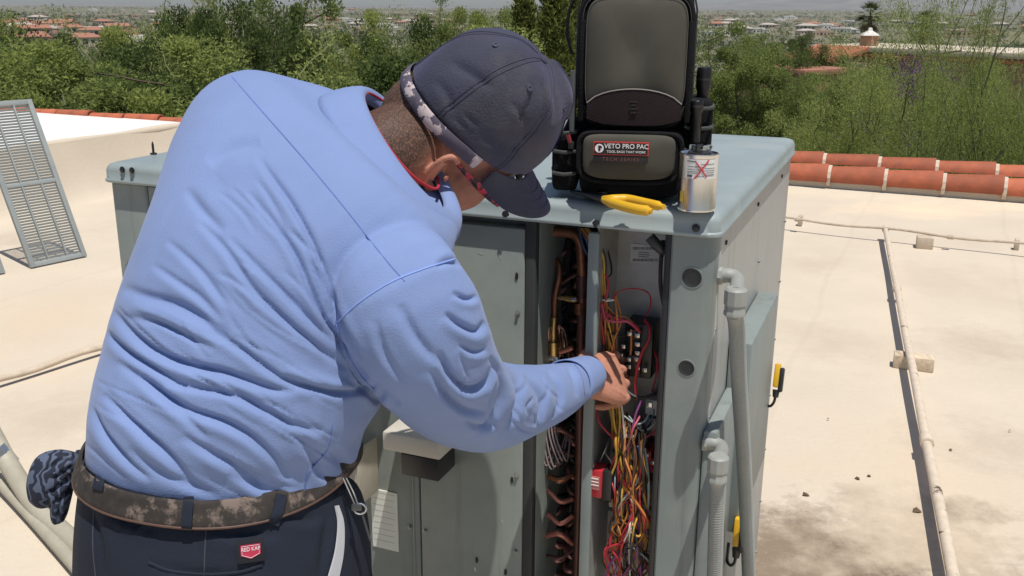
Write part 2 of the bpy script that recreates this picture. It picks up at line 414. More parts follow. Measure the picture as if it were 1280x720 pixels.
lp = MB(); q0 = on_z(-60, 493, .03); q1 = on_z(170, 421, .03); lp.tube([q0.lerp(q1, k / 12) + EZ * (.006 * math.sin(k)) for k in range(13)], .014, 10)
tag(build('roof_pipe', lp, LINE), 'beige pipe lying on the roof to the left of the technician', 'pipe')
# small litter on the roof
DK = mat('dry_leaf', (.12, .08, .05), rough=.8)
for i, (x, y, r_) in enumerate([(1072, 600, .012), (1007, 620, .016), (1086, 597, .008), (1145, 640, .022), (1188, 564, .008), (1262, 540, .006), (948, 568, .02), (1035, 525, .006)]):
    q = on_z(x, y, .004); mb = MB(); n = 7
    mb.add([q + Vector((r_ * math.cos(k * .9 + i) * (.6 + .4 * (k % 2)), r_ * .8 * math.sin(k * .9 + i), .003 + .006 * ((k * 7 + i) % 3) / 2)) for k in range(n)] + [q + EZ * .010], [(k, (k + 1) % n, n) for k in range(n)])
    tag(build('dry_leaf', mb, DK), 'small dark dry leaf fragment on the cream roof', 'leaf', 'leaf fragments on the roof')

# ------------------------------------------------------------------ hose at lower left
CONDG = mat('grey_conduit', (.30, .31, .29), rough=.55, var=.08, scale=10)
HOSE = mat('tan_hose', (.40, .37, .29), rough=.5, var=.12, scale=14)
def ribbed(pts, r, pitch=.006, amp=.0007, n=12):
    P = [Vector(p) for p in pts]; d = [0]
    for a, b in zip(P, P[1:]): d.append(d[-1] + (b - a).length)
    k = max(4, int(d[-1] / pitch * 2)); out = []; rr = []
    j = 0
    for i in range(k + 1):
        t = d[-1] * i / k
        while j < len(d) - 2 and d[j + 1] < t: j += 1
        f = (t - d[j]) / max(1e-9, d[j + 1] - d[j]); out.append(P[j].lerp(P[j + 1], min(1, f))); rr.append(r + amp * (1 if i % 2 else -1))
    mb = MB(); mb.tube(out, rr, n); return mb
hs = [on_z(-40, 480, .20), on_z(-8, 545, .16), on_z(14, 585, .10), on_z(45, 632, .05), on_z(85, 672, .03), on_z(130, 712, .03), on_z(190, 770, .03)]
h1 = thing('loose_hose', 'thick tan flexible hose curving over the roof behind the technician', 'hose', on_z(60, 650, 0))
build('hose', ribbed(spline(hs, 8), .030, .012, .0009), HOSE, h1)
hs2 = [on_z(-40, 560, .05), on_z(0, 602, .035), on_z(40, 645, .028), on_z(80, 690, .024), on_z(120, 735, .024)]
h2 = thing('loose_hose', 'thinner tan hose strand lying beside the thick curving hose', 'hose', on_z(20, 640, 0))
build('hose', ribbed(spline(hs2, 8), .020, .012, .0007), HOSE, h2)
mb = MB(); q = on_z(3, 572, .12); mb.tube([q - Vector((.02, .0, -.03)), q + Vector((.02, 0, -.03))], .036, 14)
build('clamp', mb, mat('galvanised', (.62, .63, .63), rough=.3, metal=.9, var=.1), h1)
# ================================================================== rooftop unit
UR = Vector((.308, 1.394, 0)); UBK = Vector((.378, .926, 0)).normalized(); UL = Vector((-UBK.y, UBK.x, 0)); UW, UD, LZ, LT = 1.192, .965, 1.220, 1.257
def U(u, w_, z): return UR + UL * u + UBK * w_ + EZ * z
UAX = (UL, UBK, EZ)
FW = .010                                   # front plane of the cabinet (lid overhangs it)
def upx(x, y, w_=FW):
    p = on_plane(x, y, U(0, w_, 0), UBK) - UR; return p.dot(UL), p.z
def upt(x, y, w_=FW): return on_plane(x, y, U(0, w_, 0), UBK)
def ubox(mb, u0, u1, w0, w1, z0, z1): return mb.box(U((u0 + u1) / 2, (w0 + w1) / 2, (z0 + z1) / 2), (u1 - u0, w1 - w0, z1 - z0), UAX)
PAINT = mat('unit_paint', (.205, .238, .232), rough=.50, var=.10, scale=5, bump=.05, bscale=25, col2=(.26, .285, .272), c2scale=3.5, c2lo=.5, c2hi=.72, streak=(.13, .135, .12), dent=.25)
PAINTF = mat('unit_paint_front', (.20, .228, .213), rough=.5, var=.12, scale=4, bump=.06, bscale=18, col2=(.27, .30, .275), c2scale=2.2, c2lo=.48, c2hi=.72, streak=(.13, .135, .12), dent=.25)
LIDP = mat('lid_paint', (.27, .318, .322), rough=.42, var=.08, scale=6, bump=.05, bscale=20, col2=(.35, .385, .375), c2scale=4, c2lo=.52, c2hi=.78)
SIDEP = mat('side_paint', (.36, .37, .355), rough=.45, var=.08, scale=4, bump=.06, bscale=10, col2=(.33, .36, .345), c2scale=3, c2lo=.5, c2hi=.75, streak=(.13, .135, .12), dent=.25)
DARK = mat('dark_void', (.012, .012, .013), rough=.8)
BLACKP = mat('black_plastic', (.018, .018, .02), rough=.4, var=.2)
GALV = mat('galvanised_sheet', (.44, .44, .43), rough=.45, metal=.35, var=.22, scale=14, bump=.06, bscale=14, col2=(.19, .165, .13), c2scale=7, c2lo=.45, c2hi=.72)
STEEL = mat('bright_steel', (.66, .66, .65), rough=.25, metal=1, var=.1)
COPPER = mat('aged_copper', (.36, .155, .085), rough=.42, metal=.8, var=.35, scale=18, col2=(.12, .05, .04), c2scale=8, c2lo=.5, c2hi=.75)
COPPERD = mat('dark_copper', (.14, .07, .062), rough=.42, metal=.65, var=.35, scale=18)
BRASS = mat('brass', (.60, .42, .18), rough=.3, metal=1, var=.2, scale=30)
unit = thing('rooftop_air_conditioner', 'grey green metal rooftop air conditioner with its front wiring compartment open', 'air conditioner', U(UW / 2, UD / 2, 0))
# lid with a turned down lip
mb = MB(); rings = []
def rrect(u0, u1, w0, w1, r, z, n=5):
    out = []
    for cu, cw, a in ((u1 - r, w1 - r, 0), (u0 + r, w1 - r, 90), (u0 + r, w0 + r, 180), (u1 - r, w0 + r, 270)):
        for k in range(n + 1):
            t = rad(a + 90 * k / n); out.append(U(cu + r * math.cos(t), cw + r * math.sin(t), z))
    return out
for inset, z in ((.012, LZ + .001), (.0, LZ), (-.0025, LZ + .002), (-.0025, LZ + .006), (0, LZ + .008), (0.0, LT - .014), (.002, LT - .008), (.006, LT - .003), (.013, LT), (.05, LT - .001), (.2, LT + .002), (.45, LT + .004)):
    rings.append(rrect(inset, UW - inset, inset, UD - inset, max(.004, .02 - inset * .3) if inset < .1 else .02, z))
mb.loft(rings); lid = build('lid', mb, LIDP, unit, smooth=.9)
def screw(p, n_, r=.004, parent=None, name='screw', m_=None):
    mb = MB(); t = n_.orthogonal().normalized(); b = n_.cross(t)
    mb.lathe([(r * 1.5, 0), (r * 1.5, .0008), (r, .001), (r, .0035), (r * .6, .0042)], p, (t, b, n_), 10); return build(name, mb, m_ or BLACKP, parent)
FN = -UBK; SN = -UL
for (x, y) in ((870, 285), (153, 212), (165, 213), (632, 268), (745, 280)):
    q = upt(x, y, -.0015); screw(q, FN, .0042, lid)
mb = MB(); q = on_z(192, 193, LT); mb.lathe([(.007, 0), (.007, .003), (.0025, .004), (.0025, .02), (.001, .026)], q, XYZ, 10); build('screw', mb, BLACKP, lid)
for w_ in (.11, .45, .8): screw(U(-.003 + .012, w_, LZ - .03), SN, .004, unit)
# cabinet shell: back, left, base, floor, roof underside (body behind the compartments)
uA = upx(655, 330)[0]; uB = upx(669, 330)[0]; uC = upx(733, 330)[0]; uD = upx(747, 330)[0]; uE = upx(837, 330)[0]; uF = .006
u505 = upx(524, 600)[0]
Z0 = .10
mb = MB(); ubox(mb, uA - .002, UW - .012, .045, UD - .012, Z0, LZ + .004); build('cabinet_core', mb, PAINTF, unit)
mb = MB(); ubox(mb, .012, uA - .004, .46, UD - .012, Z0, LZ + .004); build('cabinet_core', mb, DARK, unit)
mb = MB(); ubox(mb, .004, UW - .004, .004, UD - .004, 0.0, Z0 - .002); build('base_rail', mb, PAINT, unit, bevel=.006)
mb = MB(); ubox(mb, .014, uA - .006, .03, .458, Z0, Z0 + .02); build('compartment_floor', mb, GALV, unit)
# right side sheet
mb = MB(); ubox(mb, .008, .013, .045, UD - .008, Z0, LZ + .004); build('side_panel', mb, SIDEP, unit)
mb = MB(); ubox(mb, .005, .0115, .045, .062, Z0, LZ + .002); build('side_seam', mb, SIDEP, unit, bevel=.002)
# right corner post: front face, with rounded outer corner and inner return
mb = MB()
prof = [(uE, FW + .05), (uE - .0005, FW + .004), (uE - .004, FW), (uF + .018, FW), (uF + .008, FW + .003), (uF + .003, FW + .008), (uF, FW + .018), (uF, .047), (uF + .003, .047), (uF + .0035, FW + .020), (uF + .012, FW + .007), (uE - .006, FW + .004), (uE - .0035, FW + .05)]
mb.loft([[U(a, b, z) for a, b in prof] for z in (Z0, .6, LZ + .002)]); post = build('corner_post', mb, PAINT, unit, smooth=.5)
for x, y, r_ in ((865, 347, .0152), (858, 460, .0128)):
    q = upt(x, y, FW - .0002); mb = MB(); mb.lathe([(r_, 0), (r_, .0006), (r_ * .93, .0012), (r_ * .85, .0004), (r_ * .5, .0002), (.001, .0001)], q, (UL, EZ, FN), 28); build('hole_plug', mb, mat('plug_dark', (.02, .022, .024), rough=.55), post)
    mb = MB(); mb.lathe([(r_ * 1.15, 0), (r_ * 1.13, .0007), (r_ * 1.0, .0008), (r_ * .99, 0)], q, (UL, EZ, FN), 28, False); build('plug_rim', mb, PAINT, post)
# black gasket strip, divider post
mb = MB(); ubox(mb, uE, uE + .010, FW + .004, FW + .016, Z0, LZ); build('gasket', mb, BLACKP, unit, bevel=.002)
mb = MB(); ubox(mb, uC - .001, uD * 0 + uC - .001 - .0, FW, FW, 0, 0) if False else None
mb = MB(); ubox(mb, uD, uC, .014, .026, Z0 + .02, LZ - .012); build('divider', mb, PAINT, unit, bevel=.003)
mb = MB(); ubox(mb, uD + .003, uD + .006, .026, .20, Z0 + .02, LZ - .002); build('divider_wall', mb, GALV, unit)
# control compartment back sheet and ceiling
mb = MB(); ubox(mb, .016, uD + .003, .135, .139, Z0 + .02, LZ - .002); cback = build('control_back_sheet', mb, GALV, unit)
# left compartment: side wall, frame
mb = MB(); ubox(mb, uB, uA - .001, .012, .03, Z0 + .02, LZ - .002); build('door_frame', mb, mat('black_frame', (.03, .032, .032), rough=.6, var=.3), unit, bevel=.003)
mb = MB(); ubox(mb, uB, uA - .004, .03, .45, Z0 + .02, LZ - .002); build('compartment_wall', mb, PAINTF, unit)
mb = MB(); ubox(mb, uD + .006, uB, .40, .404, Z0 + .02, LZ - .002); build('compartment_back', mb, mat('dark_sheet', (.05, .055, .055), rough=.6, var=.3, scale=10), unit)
# front panels (left of the openings)
uP0 = upx(190, 300)[0]; uP1 = u505
mb = MB(); ubox(mb, uP1 + .0015, uP0, FW + .002, .045, Z0, LZ - .004); build('front_panel', mb, PAINTF, unit, bevel=.0025)
mb = MB(); ubox(mb, uA, uP1 - .0015, FW + .000, .045, Z0, LZ - .016); fp = build('front_panel', mb, PAINTF, unit, bevel=.003)
mb = MB(); ubox(mb, uP0 + .002, UW - .008, FW, .045, Z0, LZ + .002); build('corner_post', mb, PAINT, unit, bevel=.008, seg=3)
mb = MB(); ubox(mb, UW - .013, UW - .008, .046, UD - .008, Z0, LZ + .002); build('side_panel', mb, PAINT, unit)
for x, y in ((646, 345), (640, 600), (632, 715), (596, 700), (643, 480)):
    mb = MB(); q = upt(x, y, FW - .0004); mb.lathe([(.004, 0), (.004, .001), (.002, .0012)], q, (UL * .7, EZ * 1.6, FN), 10); build('screw_slot', mb, BLACKP, fp)
CHIP = mat('chipped_bare_metal', (.62, .64, .63), rough=.4, metal=.6)
for x, y, a in ((601, 317, .2), (625, 321, 1.3), (594, 712, 1.2), (610, 404, .4), (628, 652, 1.0)):
    mb = MB(); q = upt(x, y, FW - .0003); d = UL * math.cos(a) + EZ * math.sin(a); e = FN.cross(d)
    mb.add([q - d * .005, q - d * .002 + e * .0018, q + d * .004 + e * .001, q + d * .006, q + d * .001 - e * .0016], [(0, 1, 2, 3, 4)]); build('paint_chip', mb, CHIP, fp, smooth=None)
# small protruding service box with hooded top on the front panel
ub1, zb1 = upx(502, 520); ub0, zb0 = upx(576, 575)
mb = MB(); ubox(mb, ub0 + .006, ub1, -.062, FW - .001, zb0 + .030, zb1); sb = build('service_hood', mb, mat('hood_beige', (.52, .49, .43), rough=.5, var=.1), unit, bevel=.004)
mb = MB(); ubox(mb, ub0 + .010, ub1 - .035, -.060, FW - .002, zb0 - .012, zb0 + .029); build('hood_shade', mb, BLACKP, sb, bevel=.002)  # black block: the hood's shaded underside and front put into its colour
# bent door flange and paper sticker seen beside the technician's hip
uf0, zf0 = upx(474, 612); uf1, zf1 = upx(440, 545)
mb = MB(); ubox(mb, uf0, uf0 + .004, -.060, FW - .001, zf0, zf1 + .01); ubox(mb, uf0 + .0045, uf1 + .05, -.060, -.057, zf0 - .0, zf1 - .02)
build('bent_flange', mb, mat('flange_beige', (.44, .41, .34), rough=.5, var=.15, scale=8), unit, bevel=.001)
mb = MB(); c = upt(482, 648, FW - .0002); a = upx(497, 648)[0]; b = upx(465, 648)[0]; zt = upx(482, 614)[1]; zb = upx(482, 686)[1]
ubox(mb, a, b, FW - .0006, FW - .0001 + .002, zb, zt); stk = build('paper_sticker', mb, mat('paper', (.66, .68, .62), rough=.8, var=.06), unit, smooth=None)
INK = mat('ink', (.09, .09, .10), rough=.7)
for k in range(9):
    mb = MB(); z = zt - .006 - k * (zt - zb - .01) / 9; ubox(mb, a + .004 + .002 * (k % 3), b - .003, FW - .0009, FW - .0007, z, z + .0009); build('print_line', mb, mat('faint_ink', (.42, .43, .41), rough=.8), stk, smooth=None)
# vertical seam rib
mb = MB(); ubox(mb, uP1 + .012, uP1 + .016, FW - .001, FW + .006, Z0, LZ - .006); build('panel_seam', mb, PAINTF, unit, bevel=.001)

for z in [.16 + .15 * k for k in range(8)]:
    if z < LZ - .03:
        for u in (uA + .010, uP1 - .010, uP1 + .022, UW - .03): screw(U(u, FW - .0003, z), FN, .0030, unit, m_=mat('zinc_screw', (.30, .31, .30), rough=.4, metal=.7))
        screw(U(.0078, .054, z), SN, .0030, unit, m_=MATS['zinc_screw']); screw(U(.0078, .52, z), SN, .0028, unit, m_=MATS['zinc_screw']); screw(U(.0078, UD - .03, z), SN, .0030, unit, m_=MATS['zinc_screw'])
# hinged boxes on the right side
def side_box(pts_px, off, label=None):
    """quad given by its outer face corners in the photograph, on the plane 'off' outside the side sheet"""
    qs = [on_plane(x, y, U(-off, 0, 0), UL) for x, y in pts_px]
    mb = MB(); inn = [q + UL * (off + .006) for q in qs]; mb.add(qs + inn, [(0, 1, 2, 3), (7, 6, 5, 4)] + [(i, (i + 1) % 4 + 0, (i + 1) % 4 + 4, i + 4)[::-1] for i in range(4)])
    return build('side_door', mb, LIDP, unit, bevel=.008, seg=3)
def side_rect(w0, w1, z0, z1, off):
    mb = MB(); ubox(mb, -off, .007, w0, w1, z0, z1); return build('side_door', mb, PAINT, unit, bevel=.005, seg=2)
def spx(x, y, off):
    p = on_plane(x, y, U(-off, 0, 0), UL) - UR; return p.dot(UBK), p.z
wa, za = spx(941, 430, .034); wb, zb_ = spx(972, 382, .034); _, zc = spx(951, 585, .034)
side_rect(wa, wb, zc, za, .034)
wa2, za2 = spx(897, 541, .016); wb2, _ = spx(940, 462, .016)
side_rect(wa2, wb2, .35, za2, .016)

# ------------------------------------------------------------------ inside the refrigerant compartment
rng = random.Random(11)
def T(pts, r, m_, name='copper_pipe', n=10, k=6, parent=None):
    mb = MB(); mb.tube(spline([upt(*p) for p in pts], k), r, n); return build(name, mb, m_, parent or unit)
INS = mat('black_insulation', (.02, .02, .021), rough=.9, var=.4, scale=20, bump=.5, bscale=40)
T([(672, 735, .10), (671, 600, .10), (670, 440, .10), (670, 320, .10), (676, 295, .10), (700, 290, .10), (722, 298, .10), (727, 330, .10), (727, 385, .10)], .0085, COPPER)
T([(727, 380, .10), (726, 450, .10), (724, 600, .10), (720, 735, .10)], .0083, COPPERD)
T([(727, 345, .098), (727, 372, .098)], .0094, COPPERD, 'pipe_sleeve'); T([(724, 378, .098), (724, 392, .098)], .0092, COPPER, 'pipe_sleeve')
T([(663, 322, .12), (685, 322, .12), (697, 328, .11), (699, 345, .10), (694, 370, .09), (693, 400, .09)], .0058, COPPER)
T([(693, 396, .088), (693, 400, .088), (692, 412, .088), (692, 425, .088), (691, 432, .085)], .0068, BRASS, 'distributor')
T([(692, 427, .084), (692, 443, .084)], .0098, BRASS, 'distributor_nut')
T([(699, 372, .085), (708, 373, .085)], .0045, BRASS, 'service_valve'); T([(708, 373, .085), (716, 374, .085), (720, 374, .085)], .0060, BRASS, 'service_valve')
T([(715, 374, .082), (721, 374, .082)], .0045, STEEL, 'valve_cap')
T([(660, 376, .10), (678, 371, .09), (690, 371, .088), (700, 372, .085)], .0016, mat('capillary', (.42, .27, .2), rough=.35, metal=.8), 'capillary_tube', 6)
T([(700, 440, .09), (712, 436, .09), (716, 434, .09)], .0048, mat('pink_copper', (.55, .22, .17), rough=.4, metal=.6), 'copper_pipe')
T([(700, 355, .14), (712, 347, .14), (722, 342, .14)], .0045, COPPERD)
T([(676, 450, .09), (684, 447, .085), (694, 448, .085), (698, 452, .085)], .0075, STEEL, 'valve_body')
CAPM = MATS['capillary']
for k in range(9):
    x0 = 686 + k * 1.6; x1 = 664 + rng.uniform(0, 50) if k % 2 else 700 + rng.uniform(-3, 12)
    T([(x0, 436, .085), (x0 + rng.uniform(-5, 5), 410, .08 + .005 * k), (x0 + (x1 - x0) * .7, 408 + rng.uniform(0, 12), .10), (x1, 440 + rng.uniform(-12, 25), .12)], .0016, CAPM, 'capillary_tube', 6)
for k in range(8):
    x0 = 668 + k * 4
    T([(x0, 500, .10), (x0 - 2, 540, .08), (x0 + 3 + k, 572 + rng.uniform(0, 10), .07), (x0 + 14, 575 + rng.uniform(-8, 8), .08), (x0 + 20 + rng.uniform(-3, 3), 545 + rng.uniform(-10, 14), .11)], .0017, mat('grey_capillary', (.30, .24, .24), rough=.4, metal=.5), 'capillary_tube', 6)
# evaporator coil face (dark fins) with return bends
mb = MB(); c0 = upx(676, 640, .17)[0]; c1 = upx(726, 640, .17)[0]
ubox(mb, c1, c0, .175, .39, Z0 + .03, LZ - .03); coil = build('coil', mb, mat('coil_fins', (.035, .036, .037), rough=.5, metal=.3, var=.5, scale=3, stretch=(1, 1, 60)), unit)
mb = MB(); mb.tube([Vector((0, 0, -.0125))] + [Vector((0, -.012 - .0155 * math.sin(t), -.0125 * math.cos(t))) for t in [math.pi * k / 8 for k in range(9)]] + [Vector((0, 0, .0125))], .0056, 8)
bend = mb.mesh('return_bend'); 
for p in bend.polygons: p.use_smooth = True
bend.materials.append(COPPERD)
bend2 = bend.copy(); bend2.materials.clear(); bend2.materials.append(mat('rose_copper', (.46, .22, .20), rough=.35, metal=.6, var=.4, scale=30))
bend3 = bend.copy(); bend3.materials.clear(); bend3.materials.append(mat('black_bend', (.025, .02, .022), rough=.35, metal=.3))
ua = math.atan2(UL.y, UL.x)
for row in range(26):
    for cidx in range(3):
        z = .30 + row * .034 + (.017 if cidx % 2 else 0)
        if z > LZ - .06: continue
        q = U(c1 + (c0 - c1) * (.16 + .33 * cidx), .172, z)
        low = z < .80
        mesh_ = rng.choice([bend, bend2, bend2, bend3]) if low else rng.choice([bend3, bend3, bend])
        o = inst('return_bend', mesh_, q, None, None)
        o.rotation_euler = (Matrix.Rotation(ua + math.pi, 4, 'Z') @ Matrix.Rotation(rng.choice([rad(50), rad(-55), rad(20), rad(90)]), 4, 'Y')).to_euler(); setpar(o, unit)
for k in range(3):
    T([(712 - k * 9, 300, .16), (707 - k * 5, 340 + 30 * k, .15), (715 - k * 7, 400, .16), (706, 470, .16)], .008, INS, 'black_insulation', 8)
# ------------------------------------------------------------------ wiring compartment
WC = {n: mat('wire_' + n, c, rough=.55, var=.25, scale=25, col2=(.20, .17, .13), c2scale=30, c2lo=.55, c2hi=.85) for n, c in dict(yellow=(.55, .33, .045), red=(.40, .022, .035), orange=(.52, .19, .04), brown=(.14, .06, .03), black=(.015, .015, .016), blue=(.04, .13, .32), purple=(.22, .06, .20), grey=(.30, .36, .36), white=(.62, .60, .55), pink=(.44, .06, .10), green=(.10, .22, .05)).items()}
def W(c, pts, r=.0017): return T(pts, r, WC[c], 'wire', 6, 7)
# trunk bundle from the top down behind the hand, then fanning out
top = [('yellow', 741), ('yellow', 745), ('orange', 739), ('brown', 742), ('yellow', 748), ('black', 750), ('orange', 744), ('brown', 737)]
for k, (c, x) in enumerate(top):
    j = rng.uniform
    W(c, [(x - 13, 286, .06), (x - 4, 298, .05), (x + 3 + k * .7, 316 + k, .045), (x + 8, 350, .05), (750 + k * 2.4, 400, .055), (749 + k * 3.2, 440, .06), (760 + k * 2.5, 505, .05), (774 + j(-5, 9), 560, .045), (785 + j(-8, 14), 620, .045), (788 + j(-14, 20), 670, .05), (790 + j(-30, 30), 735, .07)])
W('blue', [(724, 285, .07), (730, 310, .05), (741, 330, .045), (748, 360, .045), (751, 390, .05), (752, 440, .06)], .0015)
W('blue', [(727, 288, .07), (735, 306, .05), (744, 330, .05), (750, 372, .05), (749, 440, .06)], .0015)
W('red', [(756, 340, .05), (760, 352, .045), (758, 372, .04), (752, 395, .045), (755, 430, .05)], .0020)
W('red', [(747, 372, .045), (752, 385, .04), (764, 396, .04), (782, 401, .05), (795, 408, .065), (800, 416, .075)], .0024)
W('pink', [(752, 380, .04), (757, 398, .035), (768, 402, .04), (785, 402, .05), (797, 412, .07)], .0024)
W('red', [(764, 376, .05), (775, 364, .06), (795, 361, .07), (811, 367, .08), (813, 382, .09), (807, 398, .10)], .0013)
W('orange', [(757, 380, .05), (768, 392, .05), (785, 398, .06), (797, 410, .07)], .0013)
W('orange', [(789, 412, .075), (789, 430, .07), (788, 447, .075)], .0018)
W('red', [(806, 400, .09), (812, 410, .08), (811, 425, .07), (803, 440, .065), (797, 460, .06), (794, 480, .06), (796, 500, .06)], .0026)
W('red', [(815, 435, .10), (821, 448, .09), (820, 470, .09), (815, 490, .09)], .0016)
W('red', [(813, 436, .11), (822, 452, .10), (824, 476, .10)], .0016)
W('black', [(770, 470, .07), (785, 490, .06), (800, 497, .06), (818, 493, .07), (828, 485, .09)], .0030)
W('black', [(752, 402, .05), (760, 412, .05), (768, 418, .05), (778, 420, .06), (788, 416, .08)], .0020)
W('black', [(748, 345, .055), (762, 345, .06), (764, 332, .07), (757, 305, .08), (748, 288, .09)], .0016)
W('black', [(829, 300, .05), (826, 330, .04), (826, 360, .04), (831, 390, .045), (833, 420, .06), (833, 460, .08)], .0034)
W('black', [(838, 300, .06), (835, 340, .05), (832, 370, .05), (833, 400, .05), (830, 440, .08)], .0030)
W('white', [(831, 280, .09), (834, 310, .07), (835, 350, .06), (834, 430, .07)], .0018)
W('red', [(745, 505, .045), (748, 525, .035), (757, 538, .035), (768, 550, .04), (776, 575, .045), (782, 600, .05)], .0020)
W('yellow', [(765, 500, .04), (768, 530, .035), (776, 560, .035), (792, 590, .035), (805, 620, .04), (812, 660, .05)], .0020)
W('yellow', [(772, 495, .04), (775, 525, .035), (773, 560, .03), (780, 600, .03), (775, 640, .035), (768, 690, .05), (765, 735, .06)], .0020)
W('white', [(776, 498, .04), (779, 525, .035), (781, 560, .035), (784, 610, .035), (786, 680, .04), (788, 735, .06)], .0016)
W('grey', [(780, 520, .05), (795, 530, .045), (806, 526, .05), (812, 515, .06)], .0016)
W('grey', [(806, 560, .045), (810, 590, .035), (811, 620, .035), (809, 650, .05)], .0022)
W('purple', [(802, 500, .05), (794, 520, .04), (789, 545, .035), (784, 570, .035), (790, 620, .035), (800, 670, .04), (801, 735, .05)], .0019)
W('pink', [(800, 520, .05), (790, 540, .03), (785, 570, .03), (790, 600, .03), (800, 650, .04), (798, 735, .05)], .0019)
W('red', [(826, 525, .06), (818, 540, .05), (806, 548, .045), (800, 562, .045)], .0016)
W('grey', [(786, 520, .06), (802, 538, .05), (818, 530, .05), (826, 512, .08)], .0014)
for k in range(34):
    c = rng.choice(['yellow', 'yellow', 'orange', 'red', 'red', 'red', 'purple', 'black', 'brown', 'orange', 'grey', 'white', 'black'])
    j = rng.uniform; x = 786 + j(-12, 14)
    W(c, [(x + j(-8, 8), 575 + j(-15, 25), .04 + j(-.01, .03)), (x + j(-9, 9), 605 + j(-10, 10), .035 + j(-.01, .02)), (787 + j(-18, 22), 640 + j(-10, 10), .04 + j(-.015, .02)), (785 + j(-26, 26), 670 + j(-10, 10), .045 + j(-.02, .025)), (785 + j(-32, 34), 700 + j(-12, 12), .05 + j(-.02, .03)), (785 + j(-34, 34), 745, .08)], rng.choice([.0013, .0016, .0019, .0021]))
for k in range(7):
    j = rng.uniform; x = 770 + j(0, 45); y = 625 + j(0, 80)
    W(rng.choice(['orange', 'red', 'brown', 'yellow', 'purple']), [(x, y, .05), (x + j(-8, 8), y + 14, .03), (x + j(4, 16), y + 18, .03), (x + j(6, 18), y - 2, .045), (x + 4, y - 10, .07)], .0018)
for k in range(26):       # darker clutter at mid height
    j = rng.uniform; x, y = 760 + j(0, 55), 500 + j(0, 90); dx = j(-22, 22)
    W(rng.choice(['black', 'black', 'brown', 'purple', 'grey', 'red', 'white', 'green', 'brown', 'blue']), [(x, y, .10 + j(-.02, .02)), (x + dx * .3 + j(-4, 4), y + 14, .06 + j(-.02, .02)), (x + dx * .7 + j(-6, 6), y + 30 + j(-8, 8), .05 + j(-.02, .02)), (x + dx + j(-6, 6), y + 48 + j(-10, 16), .10)], rng.choice([.0012, .0015, .0018]))
for k in range(34):       # bright tangle towards the foot
    j = rng.uniform; x = 768 + j(0, 42); y = 505 + j(0, 110); dx = j(-18, 18)
    W(rng.choice(['red', 'red', 'yellow', 'yellow', 'brown', 'orange', 'white', 'black', 'black']), [(x, y, .09), (x + dx * .2 + j(-5, 5), y + 22, .04 + j(-.015, .01)), (x + dx * .5 + j(-9, 9), y + 50, .03 + j(-.015, .01)), (x + dx * .8 + j(-9, 9), y + 78, .03 + j(-.015, .015)), (x + dx + j(-9, 9), y + 110, .07)], rng.choice([.0013, .0016, .0019]))
for k in range(7):        # cross runs of copper in the refrigerant bay
    y = 545 + 26 * k; T([(672, y, .11), (684, y - 6 + rng.uniform(-6, 6), .09), (700, y + rng.uniform(-8, 8), .085), (716, y + rng.uniform(-14, 6), .10)], rng.choice([.003, .0045, .0055]), rng.choice([COPPER, COPPERD, MATS['pink_copper']]), 'copper_pipe', 8)
for k in range(9):
    j = rng.uniform; x = 752 + j(0, 20)
    W(rng.choice(['black', 'brown', 'yellow', 'orange', 'purple']), [(x + j(-3, 3), 372 + j(-10, 20), .06), (x + j(-6, 6), 400, .045 + j(-.01, .02)), (x + j(-8, 14), 430, .06 + j(-.02, .02)), (772 + j(-8, 12), 468, .09)], .0014)
for x, y in ((760, 375), (787, 545), (789, 598)):
    mb = MB(); q = upt(x, y, .042); mb.tube([q + UL * .009 - EZ * .001, q - FN * .006, q - UL * .009 + EZ * .001, q + FN * .006], .0016, 6, closed=True); build('cable_tie', mb, WC['white'], unit)
# contactor
def pbox(x0, y0, x1, y1, w0, w1, m_, name, bevel=.0015, parent=None):
    a = upx(x1, (y0 + y1) / 2, w0)[0]; b = upx(x0, (y0 + y1) / 2, w0)[0]; z1 = upx((x0 + x1) / 2, y0, w0)[1]; z0 = upx((x0 + x1) / 2, y1, w0)[1]
    mb = MB(); ubox(mb, a, b, w0, w1, z0, z1); return build(name, mb, m_, parent or unit, bevel=bevel)
ct = pbox(780, 405, 815, 472, .085, .133, BLACKP, 'contactor')
pbox(784, 412, 800, 424, .076, .086, BLACKP, 'contactor_lug', parent=ct); pbox(784, 444, 800, 470, .072, .086, BLACKP, 'contactor_lug', parent=ct)
for x, y in ((787, 417), (797, 419), (786, 449), (796, 449), (786, 458), (797, 459), (797, 430), (797, 441), (779, 433), (776, 444), (806, 462)):
    mb = MB(); q = upt(x, y, .074); mb.box(q, (.0085, .006, .0075), UAX); o = build('terminal', mb, STEEL, ct, bevel=.0012)
    mb = MB(); mb.lathe([(.003, 0), (.003, .002), (.0018, .0024)], q + FN * .003, (UL, EZ, FN), 10); build('terminal_screw', mb, mat('screw_zinc', (.5, .46, .36), rough=.3, metal=.9), o)
# label with bar codes on the back sheet
lb = pbox(788, 306, 826, 330, .1335, .1348, mat('label_silver', (.52, .52, .53), rough=.5, var=.05), 'rating_label', 0)
for row, y in ((0, 310.5), (1, 325)):
    x = 791
    while x < 822:
        wd = rng.choice([.5, .8, 1.2]); pbox(x, y - 1.6, x + wd, y + 1.6, .1330, .1334, INK, 'bar', 0, lb); x += wd + rng.choice([.5, .8])
for y in (315.2, 318, 320.5): pbox(798, y, 798 + rng.uniform(10, 19), y + .8, .1330, .1334, INK, 'print_line', 0, lb)
